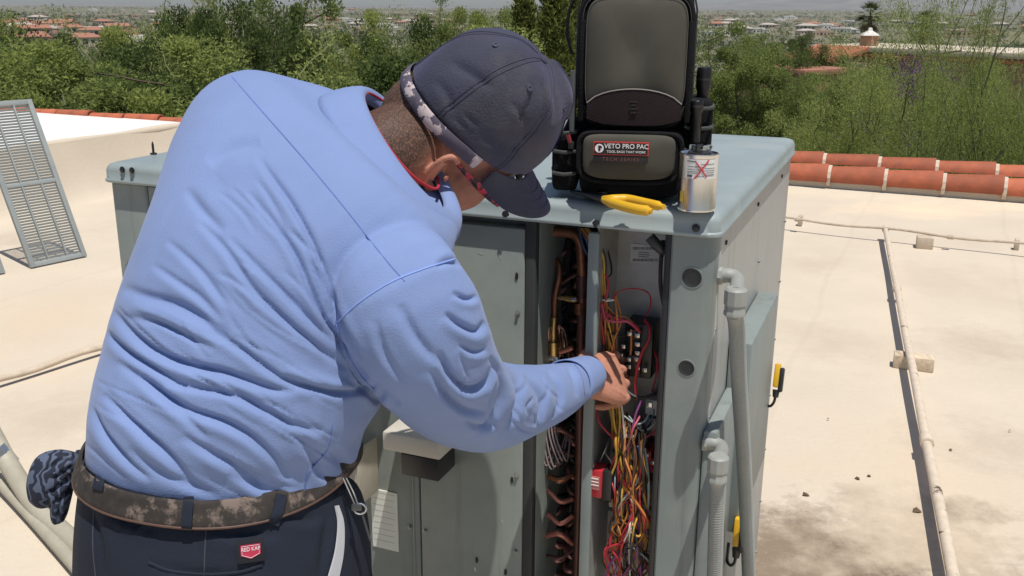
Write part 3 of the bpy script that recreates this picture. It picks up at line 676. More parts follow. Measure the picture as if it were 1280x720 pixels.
# relays, red capacitors, transformer, board
REDP = mat('red_plastic', (.42, .02, .03), rough=.35, var=.1)
r1 = pbox(735, 588, 752, 622, .018, .05, REDP, 'relay'); pbox(752, 590, 764, 626, .022, .055, BLACKP, 'relay_base', parent=r1); pbox(738, 596, 749, 612, .0165, .018, mat('relay_print', (.5, .18, .18), rough=.6), 'print_patch', 0, r1)
for k in range(3): pbox(738, 598 + 4 * k, 748, 599.2 + 4 * k, .0155, .0165, mat('print_white', (.8, .75, .72), rough=.6), 'print_line', 0, r1)
mb = MB(); q = upt(741, 583, .03); mb.lathe([(.005, 0), (.005, .004), (.002, .006), (.002, .010)], q, (UL, UBK, EZ), 12); build('relay_stud', mb, STEEL, r1)
for x, y in ((797, 562), (808, 572), (815, 582)):
    o = pbox(x - 6, y - 8, x + 6, y + 9, .06, .10, REDP, 'relay', .003); pbox(x - 3, y - 5, x + 3, y - 1, .0585, .06, STEEL, 'terminal', .0005, o)
pbox(792, 585, 824, 600, .07, .12, BLACKP, 'relay_block')
pbox(806, 500, 824, 520, .07, .125, mat('transformer_grey', (.40, .41, .40), rough=.4, var=.2, scale=20), 'transformer', .004); pbox(808, 503, 815, 510, .066, .07, STEEL, 'terminal', .001); pbox(800, 522, 820, 545, .095, .13, mat('dusty_metal', (.30, .28, .25), rough=.5, metal=.4, var=.3, scale=20), 'terminal_block', .002)
pbox(760, 595, 775, 640, .09, .13, mat('board_dark', (.05, .055, .06), rough=.5, var=.3, scale=30), 'control_board', .001)
for k in range(8): pbox(761 + (k % 2) * 7, 598 + 10 * (k // 2), 766 + (k % 2) * 7, 604 + 10 * (k // 2), .083, .09, rng.choice([BLACKP, WC['white'], STEEL]), 'board_component', .0008)
# cable going up at the right with black grommet
mb = MB(); mb.tube(spline([upt(812, 296, .03), upt(820, 305, .03), upt(829, 312, .035), upt(834, 308, .05)], 6), [.009] * 19, 10); build('black_sleeve', mb, BLACKP, unit)

# ------------------------------------------------------------------ two flexible conduits on the right side
def conduit(base, nutc, hose_px, off, r, label):
    wb_, zb_ = spx(*base, 0); p0 = U(.006, wb_, zb_)
    t = thing('flexible_conduit', label, 'conduit', U(-.05, .1, 0))
    nut = on_plane(*nutc, U(-off, 0, 0), UL)
    mb = MB(); mb.lathe([(r * 1.15, 0), (r * 1.15, .006), (r * .9, .008), (r * .9, .012)], p0, (UBK, EZ, SN), 8); build('lock_nut', mb, CONDG, t, smooth=.5)
    mid = p0 + SN * (off * .78) + EZ * .004; el = spline([p0 + SN * .004, p0 + SN * (off * .45) + EZ * .002, mid - EZ * .008, nut + EZ * .012], 6)
    mb = MB(); mb.tube(el, r * .92, 14); build('elbow', mb, CONDG, t)
    mb = MB(); mb.lathe([(r * 1.1, .022), (r * 1.35, .019), (r * 1.35, -.002), (r * 1.22, -.004), (r * 1.22, -.012), (r * 1.3, -.014), (r * 1.3, -.018), (r * 1.05, -.021)], nut, XYZ, 10); build('compression_nut', mb, CONDG, t, smooth=.5)
    hp = [nut - EZ * .015] + [on_plane(x, y, U(-off - d, 0, 0), UL) for x, y, d in hose_px]
    hp.append(Vector((hp[-1].x + .03, hp[-1].y + .05, .08)))
    build('hose', ribbed(spline(hp, 8), r, .0046, .0005), CONDG, t)
    return t
conduit((903, 345), (919, 378), [(921, 410, .0), (924, 480, .002), (929, 560, .008), (933, 640, .014), (936, 720, .02), (938, 800, .02)], .038, .0125, 'taller grey flexible conduit leaving the unit side high near the lid')
conduit((884, 554), (897, 586), [(897, 615, .0), (895, 660, .0), (893, 720, .0), (890, 800, .0)], .038, .0118, 'shorter grey flexible conduit leaving the unit side low on the corner post')
# yellow and black gauge clamps hanging on the side doors
YEL = mat('yellow_plastic', (.66, .38, .02), rough=.4, var=.08)
def probe(x, y, off, ang_, sc, label):
    c = on_plane(x, y, U(-off, 0, 0), UL); t = thing('probe_clamp', label, 'clamp', c)
    d = (EZ * math.cos(ang_) + UBK * math.sin(ang_)); n = SN; e = n.cross(d)
    mb = MB(); mb.box(c + d * .012 * sc + n * .004, (.016 * sc, .050 * sc, .012), (e, d, n)); build('yellow_body', mb, YEL, t, bevel=.003)
    mb = MB(); mb.box(c + d * .004 * sc + n * .014 + e * .004, (.014 * sc, .052 * sc, .010), (e, d, n)); build('black_grip', mb, BLACKP, t, bevel=.004)
    mb = MB(); mb.tube([c - d * .018 * sc + n * .006, c - d * .034 * sc + n * .006], [.008 * sc, .006 * sc], 10); build('strain_relief', mb, BLACKP, t)
    mb = MB(); mb.tube(spline([c - d * .03 * sc + n * .006, c - d * .045 * sc + n * .004, c - d * .055 * sc - n * .004 - e * .01, c - d * .05 * sc - n * .012 - e * .02, c - d * .02 * sc - n * .012 - e * .02], 5), .003, 8); build('lead', mb, BLACKP, t)
probe(968, 476, .042, rad(18), 1.0, 'yellow and black probe clamp on the far hinged side door')
probe(918, 672, .030, rad(6), 1.1, 'yellow and black probe clamp hanging low behind the tall conduit')
# ================================================================== the technician
def superring(Lp, Rp, tn, tf, axis, n=40, pw=2.3):
    """closed cloth ring whose outline, seen along the view to L and R, passes through those two points"""
    C = (Lp + Rp) / 2; a = (Rp - Lp) / 2; b = a.cross(axis).normalized()
    if b.dot(_F) > 0: b = -b
    lx, ly, _ = pix(Lp); rx, ry, _ = pix(Rp); dl = math.hypot(rx - lx, ry - ly); dx, dy = (rx - lx) / dl, (ry - ly) / dl
    w0, w1 = lx * dx + ly * dy, rx * dx + ry * dy
    cs = []
    for j in range(n):
        t = 2 * math.pi * j / n; c, s = math.cos(t), math.sin(t)
        cs.append((math.copysign(abs(c) ** (2 / pw), c), math.copysign(abs(s) ** (2 / pw), s)))
    for it in range(7):
        out = [C + a * c + b * (s * (tn if s > 0 else tf)) for c, s in cs]
        if it == 6: break
        t = [(lambda q: q[0] * dx + q[1] * dy)(pix(p)) for p in out]; g0, g1 = min(t), max(t)
        sc = C.copy(); depth = (C - EYE).dot(_F)
        C = C + (_R * dx - _U * dy) * (((w0 + w1) - (g0 + g1)) / 2 * depth / FPX)
        a = a * max(.35, min(1.5, (w1 - w0) / (g1 - g0)))
    return out
def ringloft(rows, n=40, pw=2.3, k=4, shrink=0., tip=None):
    """rows: (Lx,Ly,Ls, Rx,Ry,Rs, tnear, tfar); smoothly interpolated, then lofted"""
    Ls = spline([at(*r[0:3]) for r in rows], k); Rs = spline([at(*r[3:6]) for r in rows], k)
    ts = spline([Vector((r[6], r[7], 0)) for r in rows], k)
    rings = []
    for i in range(len(Ls)):
        c0 = (Ls[max(0, i - 1)] + Rs[max(0, i - 1)]) / 2; j = min(len(Ls) - 1, i + 1); c1 = (Ls[j] + Rs[j]) / 2
        C = (Ls[i] + Rs[i]) / 2; axv = (c1 - c0).normalized()
        if tip is not None:
            f = max(0., min(1., (i / (len(Ls) - 1) - .62) / .25)); axv = (axv * (1 - f) + tip * f).normalized()
        l, r_ = Ls[i], Rs[i]
        if shrink: 
            d = (r_ - l).normalized() * shrink; l = l + d; r_ = r_ - d
        rings.append(superring(l, r_, max(.01, ts[i].x - shrink), max(.01, ts[i].y - shrink), axv, n, pw))
    mb = MB(); mb.loft(rings); return mb
def merged(mbs):
    o = MB()
    for q in mbs: o.add(q.v, q.f)
    return o
def fixn(mb):
    me = mb.mesh('t'); bm = bmesh.new(); bm.from_mesh(me); bmesh.ops.recalc_face_normals(bm, faces=bm.faces)
    o = MB(); bm.verts.ensure_lookup_table(); o.add([v.co[:] for v in bm.verts], [tuple(v.index for v in f.verts) for f in bm.faces]); bm.free(); bpy.data.meshes.remove(me); return o
def ellipsoid(o, ax, r, n=20, m_=14):
    mb = MB(); rings = []
    for i in range(m_ + 1):
        ph = math.pi * i / m_; rr = max(.02, math.sin(ph))
        rings.append([o + ax[0] * (r[0] * rr * math.cos(2 * math.pi * j / n)) + ax[1] * (r[1] * rr * math.sin(2 * math.pi * j / n)) - ax[2] * (r[2] * math.cos(ph)) for j in range(n)])
    mb.loft(rings); return mb
def get_co(me):
    a = np.empty(len(me.vertices) * 3); me.vertices.foreach_get('co', a); return a.reshape(-1, 3)
def get_no(me):
    a = np.empty(len(me.vertices) * 3); me.vertices.foreach_get('normal', a); return a.reshape(-1, 3)
def set_co(me, a): me.vertices.foreach_set('co', a.ravel()); me.update()
def smooth_all(me):
    me.polygons.foreach_set('use_smooth', [True] * len(me.polygons)); me.update()
_Rn, _Un, _Fn, _En = [np.array(v) for v in (_R, _U, _F, EYE)]
def pixn(co):
    q = co - _En; s = q @ _Fn
    return np.stack([640 + FPX * (q @ _Rn) / s, 360 - FPX * (q @ _Un) / s], 1)
def folds(me, lines, scale=1.):
    """press soft cloth folds into a mesh: each line is (depth in mm, half width in px, ridge side, [pixel points])"""
    co = get_co(me); no = get_no(me); P = pixn(co)
    view = co - _En; view /= np.linalg.norm(view, axis=1)[:, None]
    face = np.clip(-(no * view).sum(1) * 3 + .1, 0, 1)
    disp = np.zeros(len(co))
    for A, wd, side, pts in lines:
        pts = np.array([[v.x, v.y] for v in spline([Vector((x, y, 0)) for x, y in pts], 6)])
        seg = pts[1:] - pts[:-1]; ln = np.linalg.norm(seg, axis=1); cum = np.concatenate([[0], np.cumsum(ln)])
        lo = pts.min(0) - 6 * wd; hi = pts.max(0) + 6 * wd
        idx = np.where(((P > lo) & (P < hi)).all(1) & (face > 0))[0]
        if not len(idx): continue
        best = np.full(len(idx), 1e9); sgn = np.zeros(len(idx)); tt = np.zeros(len(idx))
        for i in range(len(seg)):
            r = P[idx] - pts[i]; t = np.clip((r @ seg[i]) / (ln[i] ** 2 + 1e-9), 0, 1)
            d = r - t[:, None] * seg[i]; dd = np.linalg.norm(d, axis=1)
            cr = seg[i][0] * r[:, 1] - seg[i][1] * r[:, 0]
            mk = dd < best; best[mk] = dd[mk]; sgn[mk] = np.sign(cr[mk]); tt[mk] = (cum[i] + t[mk] * ln[i]) / cum[-1]
        fade = np.clip(np.sin(np.pi * np.clip(tt, .0, 1.)), 0, 1) ** .6
        past = np.exp(-np.maximum(0, best - 0) * 0)
        sd = best * sgn * (side if side else 1)
        prof = -np.exp(-(best / (.75 * wd)) ** 2) + .42 * np.exp(-((sd - 1.8 * wd) / (1.5 * wd)) ** 2) + .08 * np.exp(-((sd + 2.2 * wd) / (1.8 * wd)) ** 2)
        disp[idx] += A * 1e-3 * scale * prof * fade
    set_co(me, co + no * (disp * face)[:, None])

# ---- shirt
NTIP = (.76 * _R + .54 * _U - .29 * _F).normalized()
TORSO = [(112, 540, 1.22, 444, 602, 1.155, .153, .15), (111, 515, 1.225, 452, 562, 1.14, .158, .15), (114, 480, 1.23, 470, 528, 1.12, .162, .15), (128, 428, 1.245, 482, 490, 1.10, .155, .15), (146, 366, 1.26, 484, 452, 1.08, .150, .15),
         (166, 312, 1.28, 492, 425, 1.07, .146, .15), (188, 248, 1.31, 505, 398, 1.07, .142, .14), (210, 180, 1.34, 528, 372, 1.075, .135, .13), (243, 124, 1.36, 552, 340, 1.09, .122, .12),
         (300, 93, 1.36, 568, 312, 1.115, .106, .11), (372, 96, 1.335, 570, 290, 1.15, .080, .095), (425, 112, 1.305, 562, 276, 1.18, .058, .08), (440, 140, 1.28, 524, 262, 1.195, .030, .05)]
SLEEVE = [(440, 350, 1.10, 540, 300, 1.16, .05, .06), (420, 396, 1.045, 568, 322, 1.105, .064, .07), (430, 440, 1.05, 590, 352, 1.115, .070, .07), (456, 484, 1.08, 602, 395, 1.145, .070, .068), (494, 522, 1.13, 610, 428, 1.195, .066, .064),
          (540, 552, 1.20, 620, 447, 1.26, .060, .06), (590, 562, 1.285, 642, 455, 1.335, .055, .055), (642, 548, 1.38, 668, 456, 1.41, .050, .05), (692, 525, 1.47, 697, 454, 1.48, .043, .043), (724, 502, 1.528, 713, 451, 1.528, .036, .036), (739, 490, 1.552, 722, 447, 1.552, .034, .034)]
# far (left) sleeve, reaching forward to the lid edge behind the head
LSH, LEL, LWR = at(330, 190, 1.36), at(400, 330, 1.50), at(500, 268, 1.60)
def armtube(pts, rr, n=20): mb = MB(); mb.tube(spline(pts, 5), [v.x for v in spline([Vector((r, 0, 0)) for r in rr], 5)], n); return mb
shirt_me = bake(merged([fixn(ringloft(TORSO, tip=NTIP)), fixn(ringloft(SLEEVE, 28)), fixn(armtube([LSH, LSH.lerp(LEL, .5), LEL, LEL.lerp(LWR, .5), LWR], [.085, .075, .065, .055, .042]))]),
                [('REMESH', dict(mode='VOXEL', voxel_size=.0027, use_smooth_shade=True)), ('SMOOTH', dict(factor=.6, iterations=14))], 'shirt')
FOLDS = [  # valleys read off the photograph
    (7, 4.5, 1, [(322, 196), (345, 228), (364, 255), (388, 298), (406, 340), (424, 385)]), (6, 4.5, 1, [(310, 240), (345, 282), (368, 317), (388, 358), (410, 400)]),
    (6, 5, 1, [(248, 276), (283, 313), (314, 358), (350, 394), (400, 436), (436, 462)]), (5, 5, 1, [(285, 296), (318, 329), (353, 364), (390, 402), (425, 436)]),
    (5, 3.5, 1, [(362, 286), (384, 313), (398, 352), (412, 395)]), (5, 12, 1, [(262, 205), (290, 186), (325, 178)]),
    (7, 4, 1, [(376, 345), (398, 385), (420, 420), (446, 462), (458, 478)]), (5, 4, -1, [(392, 330), (412, 368), (430, 410), (452, 450)]),
    (6, 5, 1, [(262, 412), (300, 436), (335, 462), (365, 480), (392, 486)]), (9, 6, 1, [(140, 386), (165, 416), (195, 440), (237, 457), (279, 466), (333, 484), (372, 490)]),
    (7, 5, 1, [(132, 414), (160, 440), (195, 462), (232, 484)]), (8, 6, 1, [(178, 470), (205, 494), (240, 514), (280, 528), (315, 548), (345, 576), (362, 600)]),
    (7, 6, 1, [(130, 492), (155, 518), (183, 544), (215, 574), (246, 612)]), (6, 6, 1, [(292, 488), (330, 512), (365, 530), (404, 540)]),
    (6, 5, 1, [(114, 505), (130, 540), (158, 574), (190, 600)]), (6, 6, 1, [(228, 544), (262, 566), (300, 588), (336, 620)]),
    (7, 9, 1, [(150, 358), (180, 370), (215, 380), (250, 398), (285, 424)]), (5, 6, -1, [(160, 395), (200, 404), (235, 420), (268, 438)]),
    (10, 5, -1, [(352, 470), (390, 484), (425, 491), (468, 486)]), (6, 5, 1, [(432, 476), (455, 486), (470, 500), (480, 492)]),
    (5, 5, 1, [(205, 478), (250, 486), (295, 496), (330, 516)]), (5, 6, 1, [(365, 540), (388, 566), (400, 590), (425, 606)]), (5, 7, -1, [(410, 560), (430, 580), (440, 600)]),
    (4, 5, 1, [(208, 300), (236, 324), (262, 352), (284, 384)]), (4, 5, 1, [(190, 330), (222, 352), (250, 372), (278, 402)]), (4, 8, -1, [(232, 235), (252, 262), (280, 290)]),
    (4, 7, 1, [(160, 560), (195, 586), (235, 606), (275, 622)]), (4, 6, 1, [(285, 590), (320, 606), (360, 618)]), (5, 6, 1, [(148, 452), (176, 472), (208, 498), (236, 524), (262, 550)]),
    # sleeve
    (6, 5, -1, [(545, 332), (562, 326), (580, 332), (590, 348)]), (7, 5, 1, [(556, 392), (578, 408), (596, 414), (606, 402)]), (5, 4, 1, [(566, 366), (584, 374), (598, 370)]),
    (9, 5, 1, [(548, 440), (562, 468), (582, 486), (604, 480), (616, 458)]), (7, 5, 1, [(540, 462), (556, 492), (580, 512), (608, 514)]), (8, 5, -1, [(612, 446), (624, 468), (626, 497), (612, 526), (592, 546)]),
    (7, 5, -1, [(630, 462), (645, 480), (647, 505), (634, 536)]), (6, 5, -1, [(655, 470), (673, 490), (678, 510), (668, 534)]), (5, 4, -1, [(684, 462), (699, 484), (700, 504), (690, 524)]),
    (5, 4, 1, [(578, 524), (600, 534), (620, 528)]), (5, 4, 1, [(574, 430), (592, 440), (608, 436)]), (4, 5, 1, [(470, 400), (480, 440), (505, 480)]), (4, 4, -1, [(708, 456), (718, 474), (722, 496)]),
    (5, 8, 1, [(500, 380), (520, 420), (548, 455)]), (5, 6, 1, [(438, 450), (462, 478), (500, 508)]),
]
rnf = random.Random(21)
def crease(x, y, ang_, ln, A_, w_, bend=0.):
    c, s_ = math.cos(ang_), math.sin(ang_); return (A_, w_, rnf.choice([1, 1, -1]), [(x + c * ln * f - s_ * bend * math.sin(math.pi * (f + .5)), y + s_ * ln * f + c * bend * math.sin(math.pi * (f + .5))) for f in (-.5, -.2, .15, .5)])
for k in range(30):      # fine creases of the lower back and waist
    y = rnf.uniform(400, 612); x = rnf.uniform(130 - (y - 400) * .05, 410); FOLDS.append(crease(x, y, rad(rnf.gauss(34, 6)), rnf.uniform(50, 130), rnf.uniform(.8, 2.6), rnf.uniform(1.6, 2.8), rnf.uniform(-3, 3)))
for k in range(16):      # towards the armpit
    x = rnf.uniform(225, 420); y = rnf.uniform(240, 440); FOLDS.append(crease(x, y, rad(rnf.gauss(50, 8)), rnf.uniform(30, 80), rnf.uniform(1.2, 2.6), rnf.uniform(2, 3.2), rnf.uniform(-6, 6)))
for k in range(15):      # elbow and forearm
    f = rnf.random(); x = 545 + 165 * f; y = 440 + 60 * math.sin(f * 2.6) + rnf.uniform(-20, 40); FOLDS.append(crease(x, y, rad(rnf.gauss(110 - 30 * f, 22)), rnf.uniform(18, 44), rnf.uniform(1.2, 2.8), rnf.uniform(1.7, 2.8), rnf.uniform(-7, 7)))
folds(shirt_me, FOLDS, 1.12)
co = get_co(shirt_me); no = get_no(shirt_me)
set_co(shirt_me, co + no * (.0010 * vnoise(co * 13, 3) + .0004 * vnoise(co * np.array([40, 40, 60]), 8))[:, None])
shirt_me = bake(shirt_me, [('SMOOTH', dict(factor=.35, iterations=1))], 'shirt'); smooth_all(shirt_me)
SHIRT = mat('blue_shirt', (.190, .263, .485), rough=.85, var=.07, scale=5, bump=.16, bscale=520, spec=.25)
SHIRT.node_tree.nodes['Principled BSDF'].inputs['Sheen Weight'].default_value = .12
man = thing('person', 'person in blue work shirt and navy cap bending over the open unit', 'person', at(275, 660, 1.2) * 1.0)
man.location.z = 0
bodyholder = man
shirt = link('shirt', shirt_me, SHIRT, man)
SHB = BVHTree.FromPolygons([v.co[:] for v in shirt_me.vertices], [tuple(p.vertices) for p in shirt_me.polygons])
def cast(bvh, x, y, lift=0.):
    d = ray(x, y).normalized(); h = bvh.ray_cast(EYE, d)
    return (h[0] - d * lift, h[1]) if h[0] is not None else (None, None)
def seam(bvh, px, r, m_, name, parent, lift=.0, k=8):
    pts = [(p.x, p.y) for p in spline([Vector((x, y, 0)) for x, y in px], k)]
    P = [cast(bvh, x, y, lift)[0] for x, y in pts]; P = [p for p in P if p is not None]
    if len(P) < 2: return None
    mb = MB(); mb.tube(P, r, 6); return build(name, mb, m_, parent)
SEAMC = mat('blue_seam', (.12, .185, .45), rough=.9)
seam(SHB, [(290, 96), (330, 142), (380, 199), (430, 259), (480, 322), (506, 352)], .0008, SEAMC, 'seam', shirt)
seam(SHB, [(420, 404), (450, 377), (490, 352), (530, 336), (568, 324)], .0014, mat('light_seam', (.22, .33, .68), rough=.9), 'seam', shirt)
seam(SHB, [(420, 404), (434, 440), (452, 470), (468, 486)], .0011, SEAMC, 'seam', shirt)
seam(SHB, [(415, 530), (410, 560), (385, 592), (380, 622)], .0010, SEAMC, 'seam', shirt)
seam(SHB, [(415, 532), (410, 562), (387, 592), (384, 622)], .0006, MATS['light_seam'], 'seam', shirt)
seam(SHB, [(716, 452), (727, 470), (731, 494)], .0008, SEAMC, 'seam', shirt)
cfx = (at(738, 470, 1.60) - at(690, 482, 1.46)).normalized()
# collar: stand and fallen leaf
def band(rows, n=48, name='collar', m_=None, parent=None, thick=.0025, pw=2.1):
    rings = []
    cs = [(at(*r[0:3]) + at(*r[3:6])) / 2 for r in rows]; axis = (cs[-1] - cs[0]).normalized() if len(rows) > 1 else EZ
    for r in rows: rings.append(superring(at(*r[0:3]), at(*r[3:6]), r[6], r[7], r[8] if len(r) > 8 else axis, n, pw))
    mb = MB(); mb.loft(rings, False); me = bake(mb, [('SUBSURF', dict(levels=1)), ('SOLIDIFY', dict(thickness=thick, offset=0))], name); smooth_all(me)
    return link(name, me, m_, parent)
band([(712, 510, 1.505, 704, 450, 1.505, .0405, .04, cfx), (722, 503, 1.522, 711, 449, 1.522, .0405, .04, cfx), (735, 495, 1.546, 720, 447, 1.546, .0385, .038, cfx), (739, 492, 1.552, 723, 446, 1.552, .0375, .037, cfx), (738, 490, 1.553, 723, 449, 1.553, .034, .034, cfx), (730, 494, 1.54, 717, 451, 1.54, .032, .032, cfx)], name='cuff', m_=SHIRT, parent=shirt, thick=.0022)
cax = NTIP
band([(411, 112, 1.318, 562, 306, 1.150, .104, .09, cax), (428, 105, 1.306, 568, 290, 1.165, .096, .085, cax), (450, 102, 1.290, 568, 277, 1.178, .083, .076, cax), (464, 104, 1.280, 564, 271, 1.186, .072, .068, cax), (468, 112, 1.278, 556, 264, 1.188, .064, .064, cax), (458, 124, 1.275, 546, 266, 1.185, .062, .062, cax)], m_=SHIRT, parent=shirt, thick=.003)
mb = MB(); mb.tube(superring(at(466, 112, 1.279), at(538, 240, 1.204), .0580, .060, cax, 40), .0020, 8, closed=True); build('undershirt_collar', mb, mat('red_cloth', (.42, .02, .04), rough=.85), man)

# ---- head frame: x to his right (towards the camera), y the way he faces, z crown
HZ = (.743 * _R + .522 * _U - .418 * _F).normalized(); HY = (.667 * _R - .633 * _U + .393 * _F); HY = (HY - HZ * HY.dot(HZ)).normalized(); HX = HY.cross(HZ)
HO = at(582, 139.6, 1.295); HAX = (HX, HY, HZ)
def H(x, y, z): return HO + HX * x + HY * y + HZ * z
parts = [ellipsoid(H(0, .018, .02), HAX, (.074, .094, .108), 28, 20), ellipsoid(H(0, .055, -.075), HAX, (.056, .058, .058)), ellipsoid(H(0, .065, -.03), HAX, (.062, .048, .07)),
         ellipsoid(H(0, .108, -.045), HAX, (.014, .018, .024), 12, 8), ellipsoid(H(0, .1, -.085), HAX, (.024, .014, .012), 12, 8), ellipsoid(H(0, .085, -.118), HAX, (.03, .026, .02), 12, 8),
         ellipsoid(H(0, -.03, -.05), HAX, (.062, .06, .07))]
NB = at(432, 215, 1.24); NH = H(0, -.008, -.045)
parts.append(armtube([NB, at(490, 190, 1.272), at(525, 172, 1.300), NH], [.055, .060, .057, .057], 24))
for sx in (1, -1):      # ears: bowl, helix rim and lobe
    ex = HX * sx; eo = H(.077 * sx, .020, -.052); tilt = (HZ * .97 - HY * .24).normalized(); ty = ex.cross(tilt) * 1.0
    fwd = HY * .97 + HZ * .24
    out_ = (ex * .80 - fwd * .60).normalized()          # the ear stands off the head towards the back
    def EP(a, b, c): return eo + out_ * a + fwd * b + tilt * c
    parts.append(ellipsoid(EP(.008, -.004, -.002), (out_.cross(tilt), out_, tilt), (.0045, .012, .027), 14, 12))
    rim = [EP(.013 + .010 * math.sin(t), .008 - .010 * math.sin(t), .029 * math.cos(t) + .002) for t in [rad(a) for a in range(-40, 190, 12)]]
    mb = MB(); mb.tube(rim, [.0046 - .0012 * (k / len(rim)) for k in range(len(rim))], 10); parts.append(mb)
    rim = [EP(.011 + .006 * math.sin(t), .006 - .004 * math.sin(t), .017 * math.cos(t) + .002) for t in [rad(a) for a in range(10, 170, 16)]]
    mb = MB(); mb.tube(rim, .0028, 8); parts.append(mb)
    parts.append(ellipsoid(EP(.010, .004, -.027), (ex, fwd, tilt), (.0055, .008, .009), 12, 8)); parts.append(ellipsoid(EP(.004, .012, -.004), (ex, fwd, tilt), (.005, .004, .007), 10, 8))
head_parts = parts; parts = []
# torso, arms and legs under the clothes
parts.append(ringloft(TORSO[:-2], 32, shrink=.034, tip=NTIP))
parts.append(armtube([at(480, 330, 1.16), at(515, 400, 1.12), at(560, 480, 1.19), at(600, 505, 1.31), at(660, 498, 1.42), at(730, 474, 1.55)], [.06, .046, .044, .042, .036, .029], 18))
parts.append(armtube([LSH, LSH.lerp(LEL, .5), LEL, LEL.lerp(LWR, .5), LWR + (LWR - LEL).normalized() * .02], [.06, .05, .044, .038, .029], 18))
# right hand
HW = at(731, 474, 1.553)
hd = (.80 * _R - .02 * _U + .58 * _F).normalized()
hn = (-.80 * _F + .40 * _R + .42 * _U); hn = (hn - hd * hn.dot(hd)).normalized(); ht = hd.cross(hn) * -1
if ht.dot(_U) < 0: ht = -ht
def HP(a, b, c): return HW + hd * (a * 1.08) + ht * (b * 1.1) + hn * (c * 1.08)
def hand(HPf, mirror=1):
    out = []
    rows = [(-.010, .024, .017, -.002), (.0, .027, .019, 0), (.020, .034, .0185, .002), (.045, .042, .0165, .002), (.064, .043, .0145, 0), (.073, .040, .011, -.003)]
    rings = [[HPf(a, w_ * math.copysign(abs(math.cos(t)) ** .8, math.cos(t)), c + th * math.copysign(abs(math.sin(t)) ** .85, math.sin(t))) for t in [2 * math.pi * j / 20 for j in range(20)]] for a, w_, th, c in rows]
    mb = MB(); mb.loft(rings); out.append(mb)
    for b, L0, L1, L2, r0, a0, c1, c2, c3 in ((.0345, .044, .026, .021, .0086, .070, 22, 78, 112), (.0115, .047, .029, .022, .0088, .075, 42, 104, 140), (-.0115, .044, .027, .021, .0083, .072, 54, 120, 158), (-.0335, .035, .021, .018, .0074, .064, 64, 132, 172)):
        pts = [HPf(a0 - .014, b, .001)]; rr = [r0 * 1.1]; q = (a0, b, .001)
        for ln, an, r_ in ((.0, 20, r0 * 1.06), (L0 * .55, c1, r0 * .93), (L0 * .45, c1, r0 * 1.04), (L1 * .5, c2, r0 * .88), (L1 * .5, c2, r0 * .95), (L2 * .6, c3, r0 * .82), (L2 * .4, c3, r0 * .62)):
            q = (q[0] + ln * math.cos(rad(an)), q[1] * (1 - .03 * (ln > 0)), q[2] - ln * math.sin(rad(an))); pts.append(HPf(*q)); rr.append(r_)
        mb = MB(); mb.tube(spline(pts, 3), [v.x for v in spline([Vector((r_, 0, 0)) for r_ in rr], 3)], 12); out.append(mb)
        out.append(ellipsoid(HPf(a0 + .001, b, .0045), (hd, ht, hn), (.010, .0088, .0085), 10, 8))
        mb = MB(); mb.tube([HPf(.02, b * .45, .0172), HPf(.045, b * .8, .0150), HPf(a0 - .004, b, .0105)], [.0022, .0026, .0030], 8); out.append(mb)
    pts = [HPf(.008, .018, -.004), HPf(.028, .038, -.010), HPf(.054, .049, -.018), HPf(.080, .048, -.026), HPf(.101, .042, -.034)]
    mb = MB(); mb.tube(spline(pts, 4), [v.x for v in spline([Vector((r_, 0, 0)) for r_ in (.017, .0155, .0115, .0105, .0078)], 4)], 12); out.append(mb)
    return out
hand_parts = hand(HP)
ld = (LWR - LEL).normalized(); ld = (ld * .4 + E1 * .25 + E2 * .6 - EZ * .12).normalized(); lnn = (EZ - ld * ld.dot(EZ)).normalized(); lt = ld.cross(lnn)
LO = LWR + (LWR - LEL).normalized() * .015
hand_parts += hand(lambda a, b, c: LO + ld * a - lt * b + lnn * c)
# legs inside trousers
p_ = at(275, 740, 1.22)
HIPR, HIPL = at(365, 770, 1.19), at(185, 750, 1.26)
FOOTR, FOOTL = Vector((HIPR.x + .05, HIPR.y + .06, .09)), Vector((HIPL.x - .03, HIPL.y + .05, .09))
for h_, f_ in ((HIPR, FOOTR), (HIPL, FOOTL)):
    kn = h_.lerp(f_, .5) + Vector((.02, .03, 0)); parts.append(armtube([h_ + EZ * .05, kn, f_], [.075, .055, .04], 16))
def joined(mes):
    o = MB()
    for q in mes: o.add([v.co[:] for v in q.vertices], [tuple(p.vertices) for p in q.polygons])
    return o.mesh('body')
def lump(ps, vx, it): return bake(merged([fixn(q) for q in ps]), [('REMESH', dict(mode='VOXEL', voxel_size=vx, use_smooth_shade=True)), ('SMOOTH', dict(factor=.5, iterations=it))], 'b')
body_me = joined([lump(parts, .0045, 4), lump(head_parts, .0022, 5), lump(hand_parts, .0017, 4)])
smooth_all(body_me)
co = get_co(body_me); rel = co - np.array(HO); hx, hy, hz = rel @ np.array(HX), rel @ np.array(HY), rel @ np.array(HZ)
near = (np.abs(hx) < .12) & (hz > -.2) & (hz < .2) & (np.abs(hy) < .2)
hair = np.clip((.008 - hy) / .03, 0, 1) * np.clip((hz + .15) / .05, 0, 1) * near
at_ = body_me.attributes.new('hair', 'FLOAT', 'POINT'); at_.data.foreach_set('value', hair)
SKIN = mat('skin', (.45, .205, .140), rough=.66, spec=.35, var=.12, scale=40, bump=.12, bscale=240, sss=.12)
_nt = SKIN.node_tree; _b = _nt.nodes['Principled BSDF']; _old = _b.inputs['Base Color'].links[0].from_socket
_a = _nt.nodes.new('ShaderNodeAttribute'); _a.attribute_name = 'hair'
_nz = _nt.nodes.new('ShaderNodeTexNoise'); _nz.inputs['Scale'].default_value = 420; _nz.inputs['Detail'].default_value = 2
